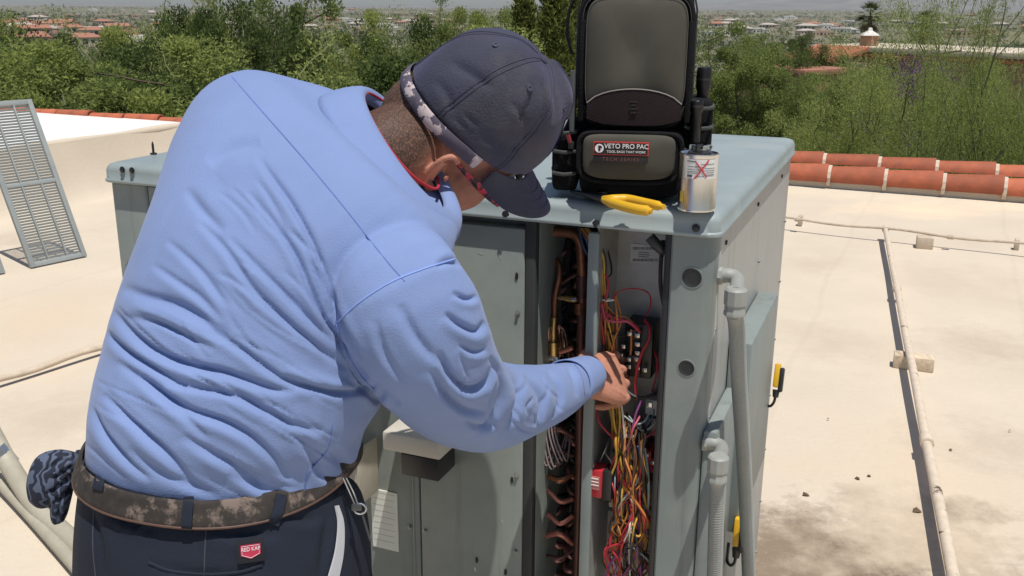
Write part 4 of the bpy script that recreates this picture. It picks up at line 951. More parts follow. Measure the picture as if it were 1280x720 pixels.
_mm = _nt.nodes.new('ShaderNodeMath'); _mm.operation = 'MULTIPLY_ADD'; _mm.inputs[1].default_value = 1.2; _nt.links.new(_nz.outputs['Fac'], _mm.inputs[0]); _mm.inputs[2].default_value = .30; _mm.use_clamp = True
_m2 = _nt.nodes.new('ShaderNodeMath'); _m2.operation = 'MULTIPLY'; _nt.links.new(_a.outputs['Fac'], _m2.inputs[0]); _nt.links.new(_mm.outputs[0], _m2.inputs[1])
_mx = _nt.nodes.new('ShaderNodeMix'); _mx.data_type = 'RGBA'; _nt.links.new(_m2.outputs[0], _mx.inputs['Factor']); _nt.links.new(_old, _mx.inputs['A']); _mx.inputs['B'].default_value = (.045, .028, .02, 1)
_nt.links.new(_mx.outputs['Result'], _b.inputs['Base Color'])
body = link('body', body_me, SKIN, man)
for sx in (1, -1):
    ob = fixn(ellipsoid(H(.031 * sx, .098, -.012), HAX, (.012, .012, .012), 12, 8)); build('eye', ob, mat('eye_white', (.7, .68, .65), rough=.2), body)
    ob = fixn(ellipsoid(H(.034 * sx, .104, .008), HAX, (.018, .006, .004), 10, 6)); build('eyebrow', ob, mat('dark_hair', (.03, .02, .015), rough=.8), body)
# sunglasses with red patterned temples
gl = thing('sunglasses', 'dark sunglasses with red patterned temple worn under the navy cap', 'glasses', H(0, .1, -.02))
REDT = mat('red_temple', (.50, .03, .05), rough=.4, var=.1, col2=(.02, .015, .02), c2scale=70, c2lo=.47, c2hi=.5)
for sx in (1, -1):
    mb = MB(); P = spline([H(.0760 * sx, .028, -.030), H(.0762 * sx, .060, -.031), H(.0735 * sx, .088, -.030), H(.066 * sx, .112, -.028)], 4)
    mb.loft([[p + HX * (.002 * math.cos(t)) + HZ * ((.0025 + .0075 * (i / (len(P) - 1))) * math.sin(t)) for t in [2 * math.pi * j / 10 for j in range(10)]] for i, p in enumerate(P)]); build('temple', mb, REDT, gl)
    mb = fixn(ellipsoid(H(.036 * sx, .114, -.024), HAX, (.029, .005, .019), 16, 10)); build('lens', mb, mat('dark_lens', (.01, .01, .012), rough=.1), gl)
mb = MB(); mb.tube([H(-.014, .118, -.016), H(0, .122, -.014), H(.014, .118, -.016)], .0025, 8); build('bridge', mb, BLACKP, gl)

# ---- cap
CAPC = mat('navy_cap', (.040, .043, .066), rough=.78, var=.22, scale=9, bump=.2, bscale=330, col2=(.085, .080, .082), c2scale=5.5, c2lo=.5, c2hi=.72, spec=.3)
CAPC.node_tree.nodes['Principled BSDF'].inputs['Sheen Weight'].default_value = .25
CAPC.node_tree.nodes['Principled BSDF'].inputs['Sheen Tint'].default_value = (.55, .52, .95, 1)  # violet tint puts the sky's reflection into the cloth's sheen colour
CAX, CAY, CAH = .0840, .1054, .128
CYO = .014
def capz0(phi): return -.004 - .014 * max(0, -math.sin(phi)) + .004 * max(0, math.sin(phi))
def cap_pt(phi, t, off=0.):
    """t 0 at the rim, 1 at the button; phi 0 = his right, 90 deg = front"""
    z0 = capz0(phi); h = CAH + (.012 * max(0, math.sin(phi)) ** 2)
    th = t * math.pi / 2; rr = math.cos(th) ** .72; zz = math.sin(th) ** .92
    bul = 1 - .018 * abs(math.sin(3 * (phi - math.pi / 2))) ** .5 * 0 - .010 * math.exp(-(math.sin(3 * (phi - math.pi / 2)) / .22) ** 2) * math.sin(min(1, t * 1.15) * math.pi) ** .6
    dn = .004 * math.sin(5 * phi + 9 * t) * t * (1 - t) * 3
    r = (rr * bul + dn / .09)
    return H((CAX + off) * r * math.cos(phi), CYO + (CAY + off) * r * math.sin(phi), z0 + (h - z0 + off) * zz)
n_, m__ = 72, 26
mb = MB(); mb.loft([[cap_pt(2 * math.pi * j / n_, .992 * i / m__) for j in range(n_)] for i in range(m__ + 1)], True)
cme = mb.mesh('crown'); bm = bmesh.new(); bm.from_mesh(cme); bmesh.ops.recalc_face_normals(bm, faces=bm.faces); bm.to_mesh(cme); bm.free(); cme.update()
cme = bake(cme, [('SUBSURF', dict(levels=1))], 'crown')
folds(cme, [(3, 4, 1, [(640, 128), (655, 150), (655, 175)]), (3.5, 4, 1, [(668, 95), (662, 125), (650, 150), (648, 172)]), (3, 4, -1, [(676, 100), (680, 130), (674, 160)]), (2.5, 3, 1, [(578, 142), (590, 152), (597, 160)]), (2.5, 3, 1, [(570, 148), (582, 160)]), (3, 6, 1, [(545, 100), (560, 120), (566, 140)]), (3, 8, -1, [(560, 75), (600, 100), (620, 112)]), (3, 8, 1, [(600, 170), (630, 180), (655, 190)]), (2.5, 4, 1, [(690, 110), (694, 135), (690, 155)])])
co = get_co(cme); no = get_no(cme); set_co(cme, co + no * (.0014 * vnoise(co * 34, 5))[:, None]); smooth_all(cme)
cap = thing('baseball_cap', 'faded navy baseball cap with camouflage back strap worn by the technician', 'cap', HO)
crown = link('crown', cme, CAPC, cap)
CRB = BVHTree.FromPolygons([v.co[:] for v in cme.vertices], [tuple(p.vertices) for p in cme.polygons])
def on_crown(p, off):
    h = CRB.find_nearest(p); return h[0] + h[1] * off
THR = mat('cap_thread', (.05, .05, .085), rough=.8)
for k in range(6):
    phi = math.pi / 2 + k * math.pi / 3
    for dp in (-.028, .028):
        mb = MB(); mb.tube([on_crown(cap_pt(phi + dp / max(.25, math.cos(t * 1.45)), t, .0006), .0004) for t in [i / 30 for i in range(30)]], .0007, 5); build('seam', mb, THR, crown)
    ph2 = phi + math.pi / 6; c = on_crown(cap_pt(ph2, .60, .0004), .0002); nrm = (c - H(0, .014, .03)).normalized(); t1 = nrm.orthogonal().normalized()
    mb = MB(); mb.lathe([(.0042, 0), (.0042, .0012), (.0025, .0015), (.0018, .0003)], c, (t1, nrm.cross(t1), nrm), 14); build('eyelet', mb, THR, crown)
bt = cap_pt(0, 1.0); mb = MB(); mb.lathe([(.0085, -.002), (.0085, .001), (.006, .0035), (.002, .0045)], bt, HAX, 16); build('button', mb, CAPC, crown)
# camouflage strap round the back
CAMO = mat('camouflage', (.085, .075, .105), rough=.85, var=.3, scale=30, col2=(.50, .42, .42), c2scale=22, c2lo=.545, c2hi=.56)
rows = []
for off, z in ((.0012, -.013), (.0028, -.011), (.0036, -.003), (.0028, .004), (.001, .006)):
    rows.append([(lambda p: p + HZ * z)(H((CAX + off) * math.cos(ph), CYO + (CAY + off) * math.sin(ph), capz0(ph))) for ph in [rad(a) for a in range(-205, 16, 5)]])
mb = MB(); nn = len(rows[0]); mb.add([p for r in rows for p in r], [(i * nn + j, i * nn + j + 1, (i + 1) * nn + j + 1, (i + 1) * nn + j) for i in range(len(rows) - 1) for j in range(nn - 1)])
build('strap', mb, CAMO, cap)
# bill
rows = []
for i in range(11):
    f = i / 10; r_ = []
    for j in range(25):
        ph = rad(28 + 124 * j / 24); sx = math.cos(ph); ext = .068 * f * (max(0, math.sin((ph - rad(28)) / rad(124) * math.pi)) ** .30)
        x = (CAX + .001) * math.cos(ph) * (1 + .02 * f); y = CYO + (CAY + .001) * math.sin(ph) + ext
        r_.append(H(x, y, capz0(ph) + .004 - .0 - ext * .22 - 5.2 * (x * x) * f))
    rows.append(r_)
mb = MB(); nn = 25; mb.add([p for r in rows for p in r], [(i * nn + j, i * nn + j + 1, (i + 1) * nn + j + 1, (i + 1) * nn + j) for i in range(10) for j in range(nn - 1)])
bme = bake(mb, [('SOLIDIFY', dict(thickness=.004, offset=0)), ('SUBSURF', dict(levels=1))], 'bill'); smooth_all(bme); bill = link('bill', bme, CAPC, cap)
for f in (4, 6, 8):
    mb = MB(); mb.tube([p + HZ * .0022 for p in rows[f][3:-3]], .0005, 5); build('seam', mb, THR, bill)
# white and blue front patch
for nm, s_, m_ in (('patch', 1., mat('patch_white', (.75, .75, .76), rough=.7)), ('patch_emblem', .62, mat('patch_blue', (.03, .06, .35), rough=.7))):
    rowsp = [[cap_pt(rad(90) + a * .30 * s_, .34 + b * .15 * s_, .0012 + (1 - s_) * .004) for a in [k / 8 for k in range(-8, 9)]] for b in (-1, -.5, 0, .5, 1)]
    mb = MB(); nn = 17; mb.add([p for r in rowsp for p in r], [(i * nn + j, i * nn + j + 1, (i + 1) * nn + j + 1, (i + 1) * nn + j) for i in range(4) for j in range(16)]); build(nm, mb, m_, crown)

# ---- trousers
PANTS = [(108, 565, 1.222, 444, 608, 1.158, .150, .145), (100, 590, 1.222, 450, 632, 1.155, .158, .15), (95, 640, 1.228, 459, 678, 1.158, .166, .155), (95, 700, 1.238, 462, 738, 1.168, .168, .155), (98, 770, 1.26, 458, 810, 1.19, .162, .155), (106, 830, 1.28, 450, 870, 1.21, .15, .15)]
pl = [fixn(ringloft(PANTS, 36))]
for h_, f_ in ((HIPR, FOOTR), (HIPL, FOOTL)):
    kn = h_.lerp(f_, .5) + Vector((.02, .03, 0)); pl.append(fixn(armtube([h_ + EZ * .02, h_.lerp(kn, .5), kn, kn.lerp(f_, .6), f_ - EZ * .03], [.105, .098, .085, .08, .078], 22)))
pme = bake(merged(pl), [('REMESH', dict(mode='VOXEL', voxel_size=.006, use_smooth_shade=True)), ('SMOOTH', dict(factor=.6, iterations=8))], 'trousers')
folds(pme, [(5, 4, 1, [(122, 612), (140, 636), (165, 655), (200, 666)]), (5, 6, -1, [(115, 640), (125, 680), (130, 725)]), (4, 5, 1, [(190, 706), (240, 716), (300, 716), (330, 708)]), (4, 6, 1, [(350, 640), (380, 650), (410, 640)]), (5, 6, 1, [(410, 640), (405, 680), (400, 722)]), (4, 8, 1, [(250, 655), (300, 668), (350, 668)])])
smooth_all(pme); NAVY = mat('navy_trousers', (.015, .020, .034), rough=.85, var=.15, scale=10, bump=.12, bscale=300, spec=.25)
pants = link('trousers', pme, NAVY, man)
PB = BVHTree.FromPolygons([v.co[:] for v in pme.vertices], [tuple(p.vertices) for p in pme.polygons])
seam(PB, [(186, 703), (215, 714), (260, 718), (300, 715), (328, 706)], .0022, NAVY, 'pocket_welt', pants)
seam(PB, [(258, 655), (256, 690), (255, 725)], .0008, mat('grey_thread', (.05, .055, .07), rough=.9), 'seam', pants)
seam(PB, [(118, 630), (116, 680), (120, 725)], .0008, MATS['grey_thread'], 'seam', pants)
# belt with camouflage print and loops
BELT = mat('camo_belt', (.030, .024, .020), rough=.8, var=.6, scale=60, col2=(.17, .13, .11), c2scale=30, c2lo=.55, c2hi=.63, bump=.1)
def beltrow(dy, g): return (111 - g * 7 - dy * .2, 519 + dy, 1.224, 439 + g * 6 + dy * .18, 573 + dy, 1.150, .169 + g * .004, .150)
rows = [beltrow(-8, 0), beltrow(-8, .5), beltrow(6, .75), beltrow(12, .95), beltrow(19, 1.0), beltrow(19.5, .6)]
belt = band([r + (EZ,) for r in rows], 64, 'belt', BELT, man, .003, 2.3)
mb = MB(); r_ = beltrow(19, 1.0); mb.tube(superring(at(*r_[0:3]), at(*r_[3:6]), r_[6] + .0005, r_[7], EZ, 64, 2.3), .0016, 6, closed=True); build('belt_edge', mb, mat('brown_leather', (.10, .05, .035), rough=.6), belt)
BLB = BVHTree.FromPolygons([v.co[:] for v in belt.data.vertices], [tuple(p.vertices) for p in belt.data.polygons])
def strip(bvhs, px, hw, m_, name, parent, lift=.003, thick=.002):
    """cloth strip laid over surfaces along a pixel path, hw = half width in px"""
    pts = [(p.x, p.y) for p in spline([Vector((x, y, 0)) for x, y in px], 6)]; vs = []
    for i, (x, y) in enumerate(pts):
        a = pts[max(0, i - 1)]; b = pts[min(len(pts) - 1, i + 1)]; dx, dy = b[0] - a[0], b[1] - a[1]; l_ = math.hypot(dx, dy) or 1
        w_ = hw if not isinstance(hw, (list, tuple)) else hw[0] + (hw[1] - hw[0]) * i / (len(pts) - 1)
        for s_ in (-1, -.4, .4, 1):
            X, Y = x - dy / l_ * w_ * s_, y + dx / l_ * w_ * s_; hits = [cast(bv, X, Y, lift)[0] for bv in bvhs]; hits = [h for h in hits if h is not None]
            vs.append(min(hits, key=lambda h: (h - EYE).length) if hits else None)
    good = [v for v in vs if v is not None]
    if not good: return None
    vs = [v if v is not None else min(good, key=lambda g: (g - at(X, Y, 1.1)).length) for v in vs]
    mb = MB(); mb.add(vs, [(i * 4 + j, i * 4 + j + 1, i * 4 + j + 5, i * 4 + j + 4) for i in range(len(pts) - 1) for j in range(3)])
    me = bake(mb, [('SOLIDIFY', dict(thickness=thick, offset=0))], name); return link(name, me, m_, parent, smooth=1.2)
for px in ([(236, 620), (234, 645), (233, 666)], [(133, 562), (127, 586), (122, 612)], [(352, 618), (348, 636), (342, 656)]):
    strip([PB, BLB], px, 6.5, NAVY, 'belt_loop', pants)
# maker's patch
q, nq = cast(PB, 313, 688, .002)
if q is not None:
    nz_ = nq.normalized() if nq.dot(_F) < 0 else -nq.normalized(); xx = (_R - nz_ * _R.dot(nz_)).normalized(); yy = nz_.cross(xx)
    xx = (xx + yy * .04).normalized(); yy = nz_.cross(xx); q = q + nz_ * .0012
    mb = MB(); mb.box(q, (.0285, .0255, .0014), (xx, yy, nz_)); pt = build('maker_patch', mb, mat('patch_navy', (.010, .011, .018), rough=.9), pants, bevel=.0005)
    mb = MB(); s_ = .0105; sh = [(-1, .72), (1, .72), (1, -.35), (0, -.78), (-1, -.35)]
    mb.add([q + nz_ * .0009 + xx * (a * s_) + yy * (b * s_ - .0005) for a, b in sh] + [q + nz_ * .0016 + xx * (a * s_ * .98) + yy * (b * s_ * .98 - .0005) for a, b in sh], [(5, 6, 7, 8, 9)] + [(i, (i + 1) % 5, (i + 1) % 5 + 5, i + 5) for i in range(5)])
    build('patch_shield', mb, mat('shield_red', (.52, .03, .08), rough=.6), pt, smooth=None)
    sh2 = [(a * .86, b * .84) for a, b in sh]
    mb = MB(); mb.tube([q + nz_ * .0018 + xx * (a * s_) + yy * (b * s_ - .0005) for a, b in sh2], .00035, 5, closed=True); build('patch_outline', mb, mat('print_pale', (.75, .62, .64), rough=.6), pt)
    me = text_mesh('RED KAP', .0058, .0002, bold=.0001); place(me, q + nz_ * .0020 + yy * .0022, (xx * .86, yy, nz_)); link('lettering', me, MATS['print_pale'], pt)
# white pocket lining at the right hip, key clip
strip([PB], [(421, 632), (426, 655), (424, 690), (416, 725)], [2, 6.5], mat('white_cloth', (.46, .47, .50), rough=.9, var=.08), 'pocket_lining', pants, .004, .002)
kc = thing('key_clip', 'small steel key clip with cords hanging at the right hip of the trousers', 'clip', at(452, 640, 1.13))
for P_ in ([(429, 598, 1.125), (438, 618, 1.115), (444, 632, 1.11)], [(433, 598, 1.125), (442, 616, 1.115), (447, 630, 1.11)], [(452, 640, 1.11), (458, 660, 1.11), (463, 676, 1.11)]):
    mb = MB(); mb.tube(spline([at(*p) for p in P_], 4), .0014, 8); build('cord', mb, mat('dark_steel', (.12, .12, .12), rough=.35, metal=.8), kc)
mb = MB(); c_ = at(450, 636, 1.108); mb.tube([c_ + _R * (.007 * math.cos(t)) + _U * (.006 * math.sin(t)) for t in [2 * math.pi * k / 14 for k in range(14)]], .0012, 8, closed=True); build('ring', mb, STEEL, kc)
mb = MB(); mb.box(at(446, 634, 1.108), (.012, .005, .008), (_R, _F, _U)); build('clip_body', mb, MATS['dark_steel'], kc, bevel=.001)
# boots
BOOT = mat('brown_boot', (.10, .06, .035), rough=.7, var=.2)
fdir = Vector((.5, .86, 0)).normalized(); fsd = Vector((-fdir.y, fdir.x, 0))
for f_ in (FOOTR, FOOTL):
    b0 = Vector((f_.x, f_.y, 0)); rings = []
    for y, hw, h_ in ((-.075, .030, .085), (-.06, .038, .13), (-.01, .042, .14), (.05, .043, .10), (.11, .047, .07), (.165, .043, .058), (.195, .028, .04)):
        rings.append([b0 + fdir * y + fsd * (hw * math.cos(t)) + EZ * max(.012, h_ * .5 + h_ * .5 * math.sin(t)) for t in [2 * math.pi * j / 16 for j in range(16)]])
    mb = MB(); mb.loft(rings); bo = build('boot', mb, BOOT, man)
    mb = MB(); mb.loft([[b0 + fdir * y + fsd * (s * hw) + EZ * z for s, z in ((-1, .001), (1, .001), (1, .016), (-1, .016))] for y, hw in ((-.08, .03), (-.05, .04), (.05, .044), (.12, .049), (.17, .044), (.2, .025))]); build('sole', mb, BLACKP, bo)
# patterned work glove hanging from the belt at the left hip
gv = thing('work_glove', 'dark blue patterned work gloves hanging from the belt at the left hip', 'glove', at(75, 600, 1.27))
GS = 1.268
def gp_(x, y, d=0): return at(x, y, GS + d)
gparts = [ringloft([(94, 566, GS, 104, 584, GS, .016, .016), (70, 562, GS, 90, 604, GS, .024, .024), (48, 570, GS, 72, 626, GS, .028, .024), (37, 598, GS, 62, 634, GS, .022, .02), (36, 622, GS, 52, 636, GS, .010, .01)], 24, k=4),
          ringloft([(66, 590, GS, 96, 585, GS, .02, .02), (63, 620, GS, 92, 612, GS, .020, .018), (62, 645, GS, 86, 640, GS, .014, .014), (66, 656, GS, 80, 653, GS, .007, .007)], 20, k=4)]
gme = bake(merged([fixn(q) for q in gparts]), [('REMESH', dict(mode='VOXEL', voxel_size=.0026, use_smooth_shade=True)), ('SMOOTH', dict(factor=.5, iterations=4))], 'glove')
folds(gme, [(5, 3, 1, [(95, 578), (80, 590), (66, 600)]), (5, 3, -1, [(96, 584), (84, 600), (70, 612), (56, 618)]), (4, 3, 1, [(90, 572), (72, 578), (56, 590)]), (4, 2.5, 1, [(66, 612), (72, 630), (74, 650)]), (4, 3, 1, [(62, 636), (76, 624), (90, 606)])], 1.1)
smooth_all(gme)
GL = mat('glove_cloth', (.012, .016, .034), rough=.85, var=.2, bump=.1, bscale=200)
_nt = GL.node_tree; _b = _nt.nodes['Principled BSDF']; _old = _b.inputs['Base Color'].links[0].from_socket
_wv = _nt.nodes.new('ShaderNodeTexWave'); _wv.inputs['Scale'].default_value = 26; _wv.inputs['Distortion'].default_value = 9; _wv.inputs['Detail'].default_value = 1; _wv.inputs['Detail Scale'].default_value = 2.2
_tc = _nt.nodes.new('ShaderNodeTexCoord'); _nt.links.new(_tc.outputs['Object'], _wv.inputs['Vector'])
_rp = _nt.nodes.new('ShaderNodeValToRGB'); _rp.color_ramp.elements[0].position = .62; _rp.color_ramp.elements[1].position = .66; _nt.links.new(_wv.outputs['Fac'], _rp.inputs['Fac'])
_mx = _nt.nodes.new('ShaderNodeMix'); _mx.data_type = 'RGBA'; _nt.links.new(_rp.outputs['Color'], _mx.inputs['Factor']); _nt.links.new(_old, _mx.inputs['A']); _mx.inputs['B'].default_value = (.085, .11, .17, 1); _nt.links.new(_mx.outputs['Result'], _b.inputs['Base Color'])
link('glove', gme, GL, gv)
mb = MB(); mb.tube(spline([gp_(116, 540), gp_(109, 556), gp_(103, 572), gp_(98, 577)], 5), .0022, 8); build('hook_cord', mb, BLACKP, gv)
mb = MB(); mb.tube([gp_(104, 566), gp_(98, 580)], .010, 10); build('hook_strap', mb, GL, gv)
# ================================================================== tool bag on the lid
def front_frame(x, y, z, yaw=0.):
    """frame standing on height z at a photo pixel: X right, Y away, Z up, metres per photo pixel at that depth"""
    o = on_z(x, y, z); s = (o - EYE).dot(_F); c, sn = math.cos(yaw), math.sin(yaw)
    return o, (Vector((c, sn, 0)), Vector((-sn, c, 0)), EZ), s / FPX
BO, BA, BK = front_frame(786, 246, LT + .003, rad(-7))
BK *= 1.03
def Bp(x, y, z): return BO + BA[0] * (x * BK) + BA[1] * y + BA[2] * (z * BK)     # x,z in photo pixels from the base centre, y in metres
BLK = mat('black_nylon', (.010, .010, .0115), rough=.95, spec=.2, var=.35, scale=30, bump=.35, bscale=420)
OLIVE = mat('olive_grey_fabric', (.080, .077, .063), rough=.95, spec=.15, var=.10, scale=14, bump=.12, bscale=900)
MAROON = mat('maroon_fabric', (.026, .017, .019), rough=.9, spec=.2, var=.1, bump=.25, bscale=600)
bag = thing('tool_bag', 'tall black and olive grey tool backpack standing on the unit lid', 'bag', BO)
def slab(x0, x1, z0, z1, y0, y1, r, bulge, name, m_, parent, nx=16, nz=16, amp=0., seed=1, round_bot=None):
    """soft sided panel: rounded rectangle in front view, domed towards the viewer (y0 front, y1 back)"""
    mb = MB(); cx, cz, hx, hz = (x0 + x1) / 2, (z0 + z1) / 2, (x1 - x0) / 2, (z1 - z0) / 2; rings = []
    n = 40; outline = []
    for j in range(n):
        t = 2 * math.pi * j / n; c, s = math.cos(t), math.sin(t); pw = 6.5 if s > 0 else (round_bot or 6.5)
        outline.append((math.copysign(abs(c) ** (2 / pw), c), math.copysign(abs(s) ** (2 / pw), s)))
    rings.append([Bp(cx + c * hx, y1, cz + s * hz) for c, s in outline])
    rings.append([Bp(cx + c * hx, y0 + r, cz + s * hz) for c, s in outline])
    for f, d in ((.985, .5), (.955, .1)): rings.append([Bp(cx + c * hx * f, y0 + r * d, cz + s * hz * f) for c, s in outline])
    for f in (.88, .76, .6, .42, .24, .1):
        rings.append([Bp(cx + c * hx * f, y0 - bulge * (1 - f ** 2) + amp * (math.sin(c * f * 3 * seed + 1.3 + s * f * 2) + .6 * math.sin(s * f * 4.1 - c * f * 2.2 * seed)) * (1 - f), cz + s * hz * f) for c, s in outline])
    mb.loft(rings); return build(name, mb, m_, parent, smooth=1.0), outline
def rim(outline, x0, x1, z0, z1, y, r, name, m_, parent, f=.975):
    cx, cz, hx, hz = (x0 + x1) / 2, (z0 + z1) / 2, (x1 - x0) / 2, (z1 - z0) / 2
    mb = MB(); mb.tube([Bp(cx + c * hx * f, y, cz + s * hz * f) for c, s in outline], r, 8, closed=True); return build(name, mb, m_, parent)
bodyb, _o = slab(-66, 68, 0, 262, .012, .145, .012, .004, 'main_body', BLK, bag)
slab(-60, 62, 2, 84, -.030, .02, .012, .004, 'lower_body', BLK, bag)
up, ol = slab(-64, 66, 84, 238, -.030, .014, .014, .006, 'front_flap', BLK, bag, round_bot=4.0)
fab, ol2 = slab(-56, 59, 90, 232, -.042, -.026, .005, .010, 'flap_fabric', OLIVE, up, amp=.0065, seed=1.4, round_bot=4.2)
rim(ol, -64, 66, 84, 238, -.030, .0046, 'flap_binding', BLK, up, .97)
for sx in (-59.5, 62.5):
    mb = MB(); mb.box(Bp(sx, -.034, 150), (.008, .006, .150), BA); build('webbing', mb, BLK, up, bevel=.002)
THRD = mat('bag_thread', (.09, .09, .085), rough=.9)
rim(ol2, -56, 59, 90, 232, -.0415, .0006, 'stitching', THRD, up, .985)
rim(ol, -64, 66, 84, 238, -.0335, .0005, 'stitching', THRD, up, .945)
# maroon logo panel at the flap foot with a pale piping arc
pts = []; rows_ = []
for i in range(13):
    x = -52 + 107 * i / 12; f = (x - 1.5) / 54; topz = 108 + 24 * math.sqrt(max(0, 1 - f * f * .92)); botz = 91 + 7 * abs(f) ** 3.5
    rows_.append([Bp(x, -.0565 + .006 * f * f, botz), Bp(x, -.0590 + .006 * f * f, (botz + topz) / 2), Bp(x, -.0590 + .006 * f * f, topz)]); pts.append(Bp(x, -.0602 + .006 * f * f, topz))
mb = MB(); mb.add([p for r in rows_ for p in r], [(i * 3 + j, (i + 1) * 3 + j, (i + 1) * 3 + j + 1, i * 3 + j + 1) for i in range(12) for j in range(2)])
me = bake(mb, [('SOLIDIFY', dict(thickness=.002, offset=0))], 'logo_panel'); lp_ = link('logo_panel', me, MAROON, up, smooth=1.0)
mb = MB(); mb.tube(pts, .0009, 6); build('piping', mb, mat('pale_piping', (.28, .26, .24), rough=.6), lp_)
mb = MB(); q = Bp(1, -.0535, 112)      # debossed mark: small stacked bars
for dz, w_ in ((6, 9), (2, 6), (-2, 9), (-6, 7)): mb.box(Bp(1, -.0604, 112 + dz), (w_ * BK, .0016, 2.0 * BK), BA)
build('debossed_mark', mb, mat('maroon_dark', (.014, .010, .012), rough=.6), lp_)
# lower pocket with badge
pk, ol3 = slab(-62, 60, 24, 83, -.056, -.026, .010, .004, 'lower_pocket', BLK, bag, round_bot=4)
slab(-55, 51, 29, 81, -.066, -.050, .004, .008, 'pocket_fabric', OLIVE, pk, amp=.0015, round_bot=4)
rim(ol3, -62, 60, 24, 83, -.057, .0036, 'pocket_binding', BLK, pk, .97)
REDB = mat('badge_red', (.46, .035, .03), rough=.5); WHT = mat('badge_white', (.78, .76, .75), rough=.6); GRYT = mat('badge_dim', (.20, .07, .06), rough=.6)
yb = -.0785
mb = MB(); mb.box(Bp(-11, yb, 66.5), (63 * BK, .003, 15.5 * BK), BA); bd = build('badge', mb, REDB, bag, bevel=.0006)
mb = MB(); mb.box(Bp(-11, yb - .0012, 66.5), (60 * BK, .0028, 12.8 * BK), BA); build('badge_field', mb, BLKF if 'BLKF' in globals() else mat('badge_black', (.012, .011, .012), rough=.5), bd)
mb = MB(); mb.box(Bp(-11, yb, 54.5), (62 * BK, .0028, 8.2 * BK), BA); build('badge_strip', mb, MATS['badge_black'], bd, bevel=.0004)
TX = (BA[0], BA[2], -BA[1])
def lab(txt, x, z, size, m_, yy, squash=1., parent=None, bold=0.): me = text_mesh(txt, size * BK, .0003, bold=bold * BK); place(me, Bp(x, yy, z), (TX[0] * squash, TX[1], TX[2])); return link('lettering', me, m_, parent or bd)
lab('VETO PRO PAC', -5, 69.2, 7.4, WHT, yb - .0030, .98, bold=.07); lab('TOOL BAGS THAT WORK', -5, 63.0, 3.7, WHT, yb - .0030, 1.02)
lab('T E C H   S E R I E S', -11, 54.4, 5.2, GRYT, yb - .0018, .95)
mb = MB(); mb.lathe([(5.0 * BK, 0), (5.0 * BK, .0006), (3.6 * BK, .0007), (3.6 * BK, .0003), (1.2 * BK, .0003)], Bp(-35.5, yb - .0026, 66.6), TX, 22); em = build('badge_emblem', mb, WHT, bd)
mb = MB(); mb.box(Bp(-35.5, yb - .0034, 66.6), (2.2 * BK, .0008, 5.6 * BK), BA); mb.box(Bp(-34.4, yb - .0035, 68.1), (3.4 * BK, .0008, 2.2 * BK), BA); build('badge_emblem', mb, MATS['badge_black'], bd)
# top: handle and padded top, left pouches, right pouches
mb = MB(); mb.tube(spline([Bp(-50, .03, 250), Bp(-44, .025, 275), Bp(-10, .02, 292), Bp(25, .02, 290), Bp(50, .03, 272), Bp(60, .03, 250)], 6), .012, 12); build('handle', mb, BLK, bag)
mb = MB(); mb.tube(spline([Bp(-54, .06, 255), Bp(-52, .055, 300), Bp(0, .05, 318), Bp(52, .055, 300), Bp(58, .06, 255)], 6), .011, 12); build('shoulder_strap', mb, BLK, bag)
slab(-52, 52, 240, 276, .0, .10, .02, .004, 'top_pad', BLK, bag)
for (x0, x1, z0, z1, y0, y1, nm) in ((-94, -62, 6, 88, -.012, .09, 'side_pocket'), (60, 95, 36, 118, .0, .09, 'side_pocket'), (60, 88, 2, 46, -.01, .09, 'side_pocket')):
    o_, olx = slab(x0, x1, z0, z1, y0, y1, .012, .006, nm, BLK, bag, amp=.001)
    for zz in (.3, .62, .9):
        rz = z0 + (z1 - z0) * zz; mb = MB(); mb.tube([Bp(x0, .02, rz), Bp(x0 + 4, y0 - .012, rz - 1), Bp((x0 + x1) / 2, y0 - .016, rz - 2), Bp(x1 - 4, y0 - .012, rz - 1), Bp(x1, .02, rz)], .0030, 8); build('elastic_loop', mb, mat('grey_elastic', (.05, .055, .055), rough=.7), o_)
mb = MB(); mb.tube(spline([Bp(-66, -.01, 238), Bp(-76, -.012, 218), Bp(-78, -.012, 190), Bp(-72, -.01, 168)], 5), .0025, 8); build('zip_cord', mb, BLK, bag)
mb = MB(); mb.tube([Bp(-70, -.026, 80), Bp(-70, -.03, 150)], .004, 8); mb2 = build('zip_tape', mb, mat('zip_grey', (.10, .11, .11), rough=.6), bag)
for x, z in ((62, 60), (66, 36), (-70, 64)):
    mb = MB(); mb.box(Bp(x, -.05 if x > 0 else -.03, z), (.010, .006, .012), BA); build('buckle', mb, BLACKP, bag, bevel=.002)
mb = MB(); mb.tube([Bp(-74, -.028, 76), Bp(-71, -.030, 66)], .0035, 8); build('zip_pull', mb, mat('pull_red', (.20, .02, .03), rough=.5), bag)
mb = MB(); mb.tube([Bp(-66, .014, 6)] + [Bp(-67.5, .010, 20 + 22 * k) for k in range(10)] + [Bp(-60, .010, 252), Bp(0, .008, 264), Bp(62, .010, 252)] + [Bp(69.5, .010, 218 - 22 * k) for k in range(10)], .0016, 8); build('zip_track', mb, mat('zip_track', (.05, .05, .05), rough=.45, metal=.4), bag)
for x, z, hh in ((-80, 60, .05), (76, 96, .03), (78, 30, .04)):
    mb = MB(); mb.box(Bp(x, -.020, z), (.012, .003, hh), BA); build('webbing', mb, BLK, bag, bevel=.001)
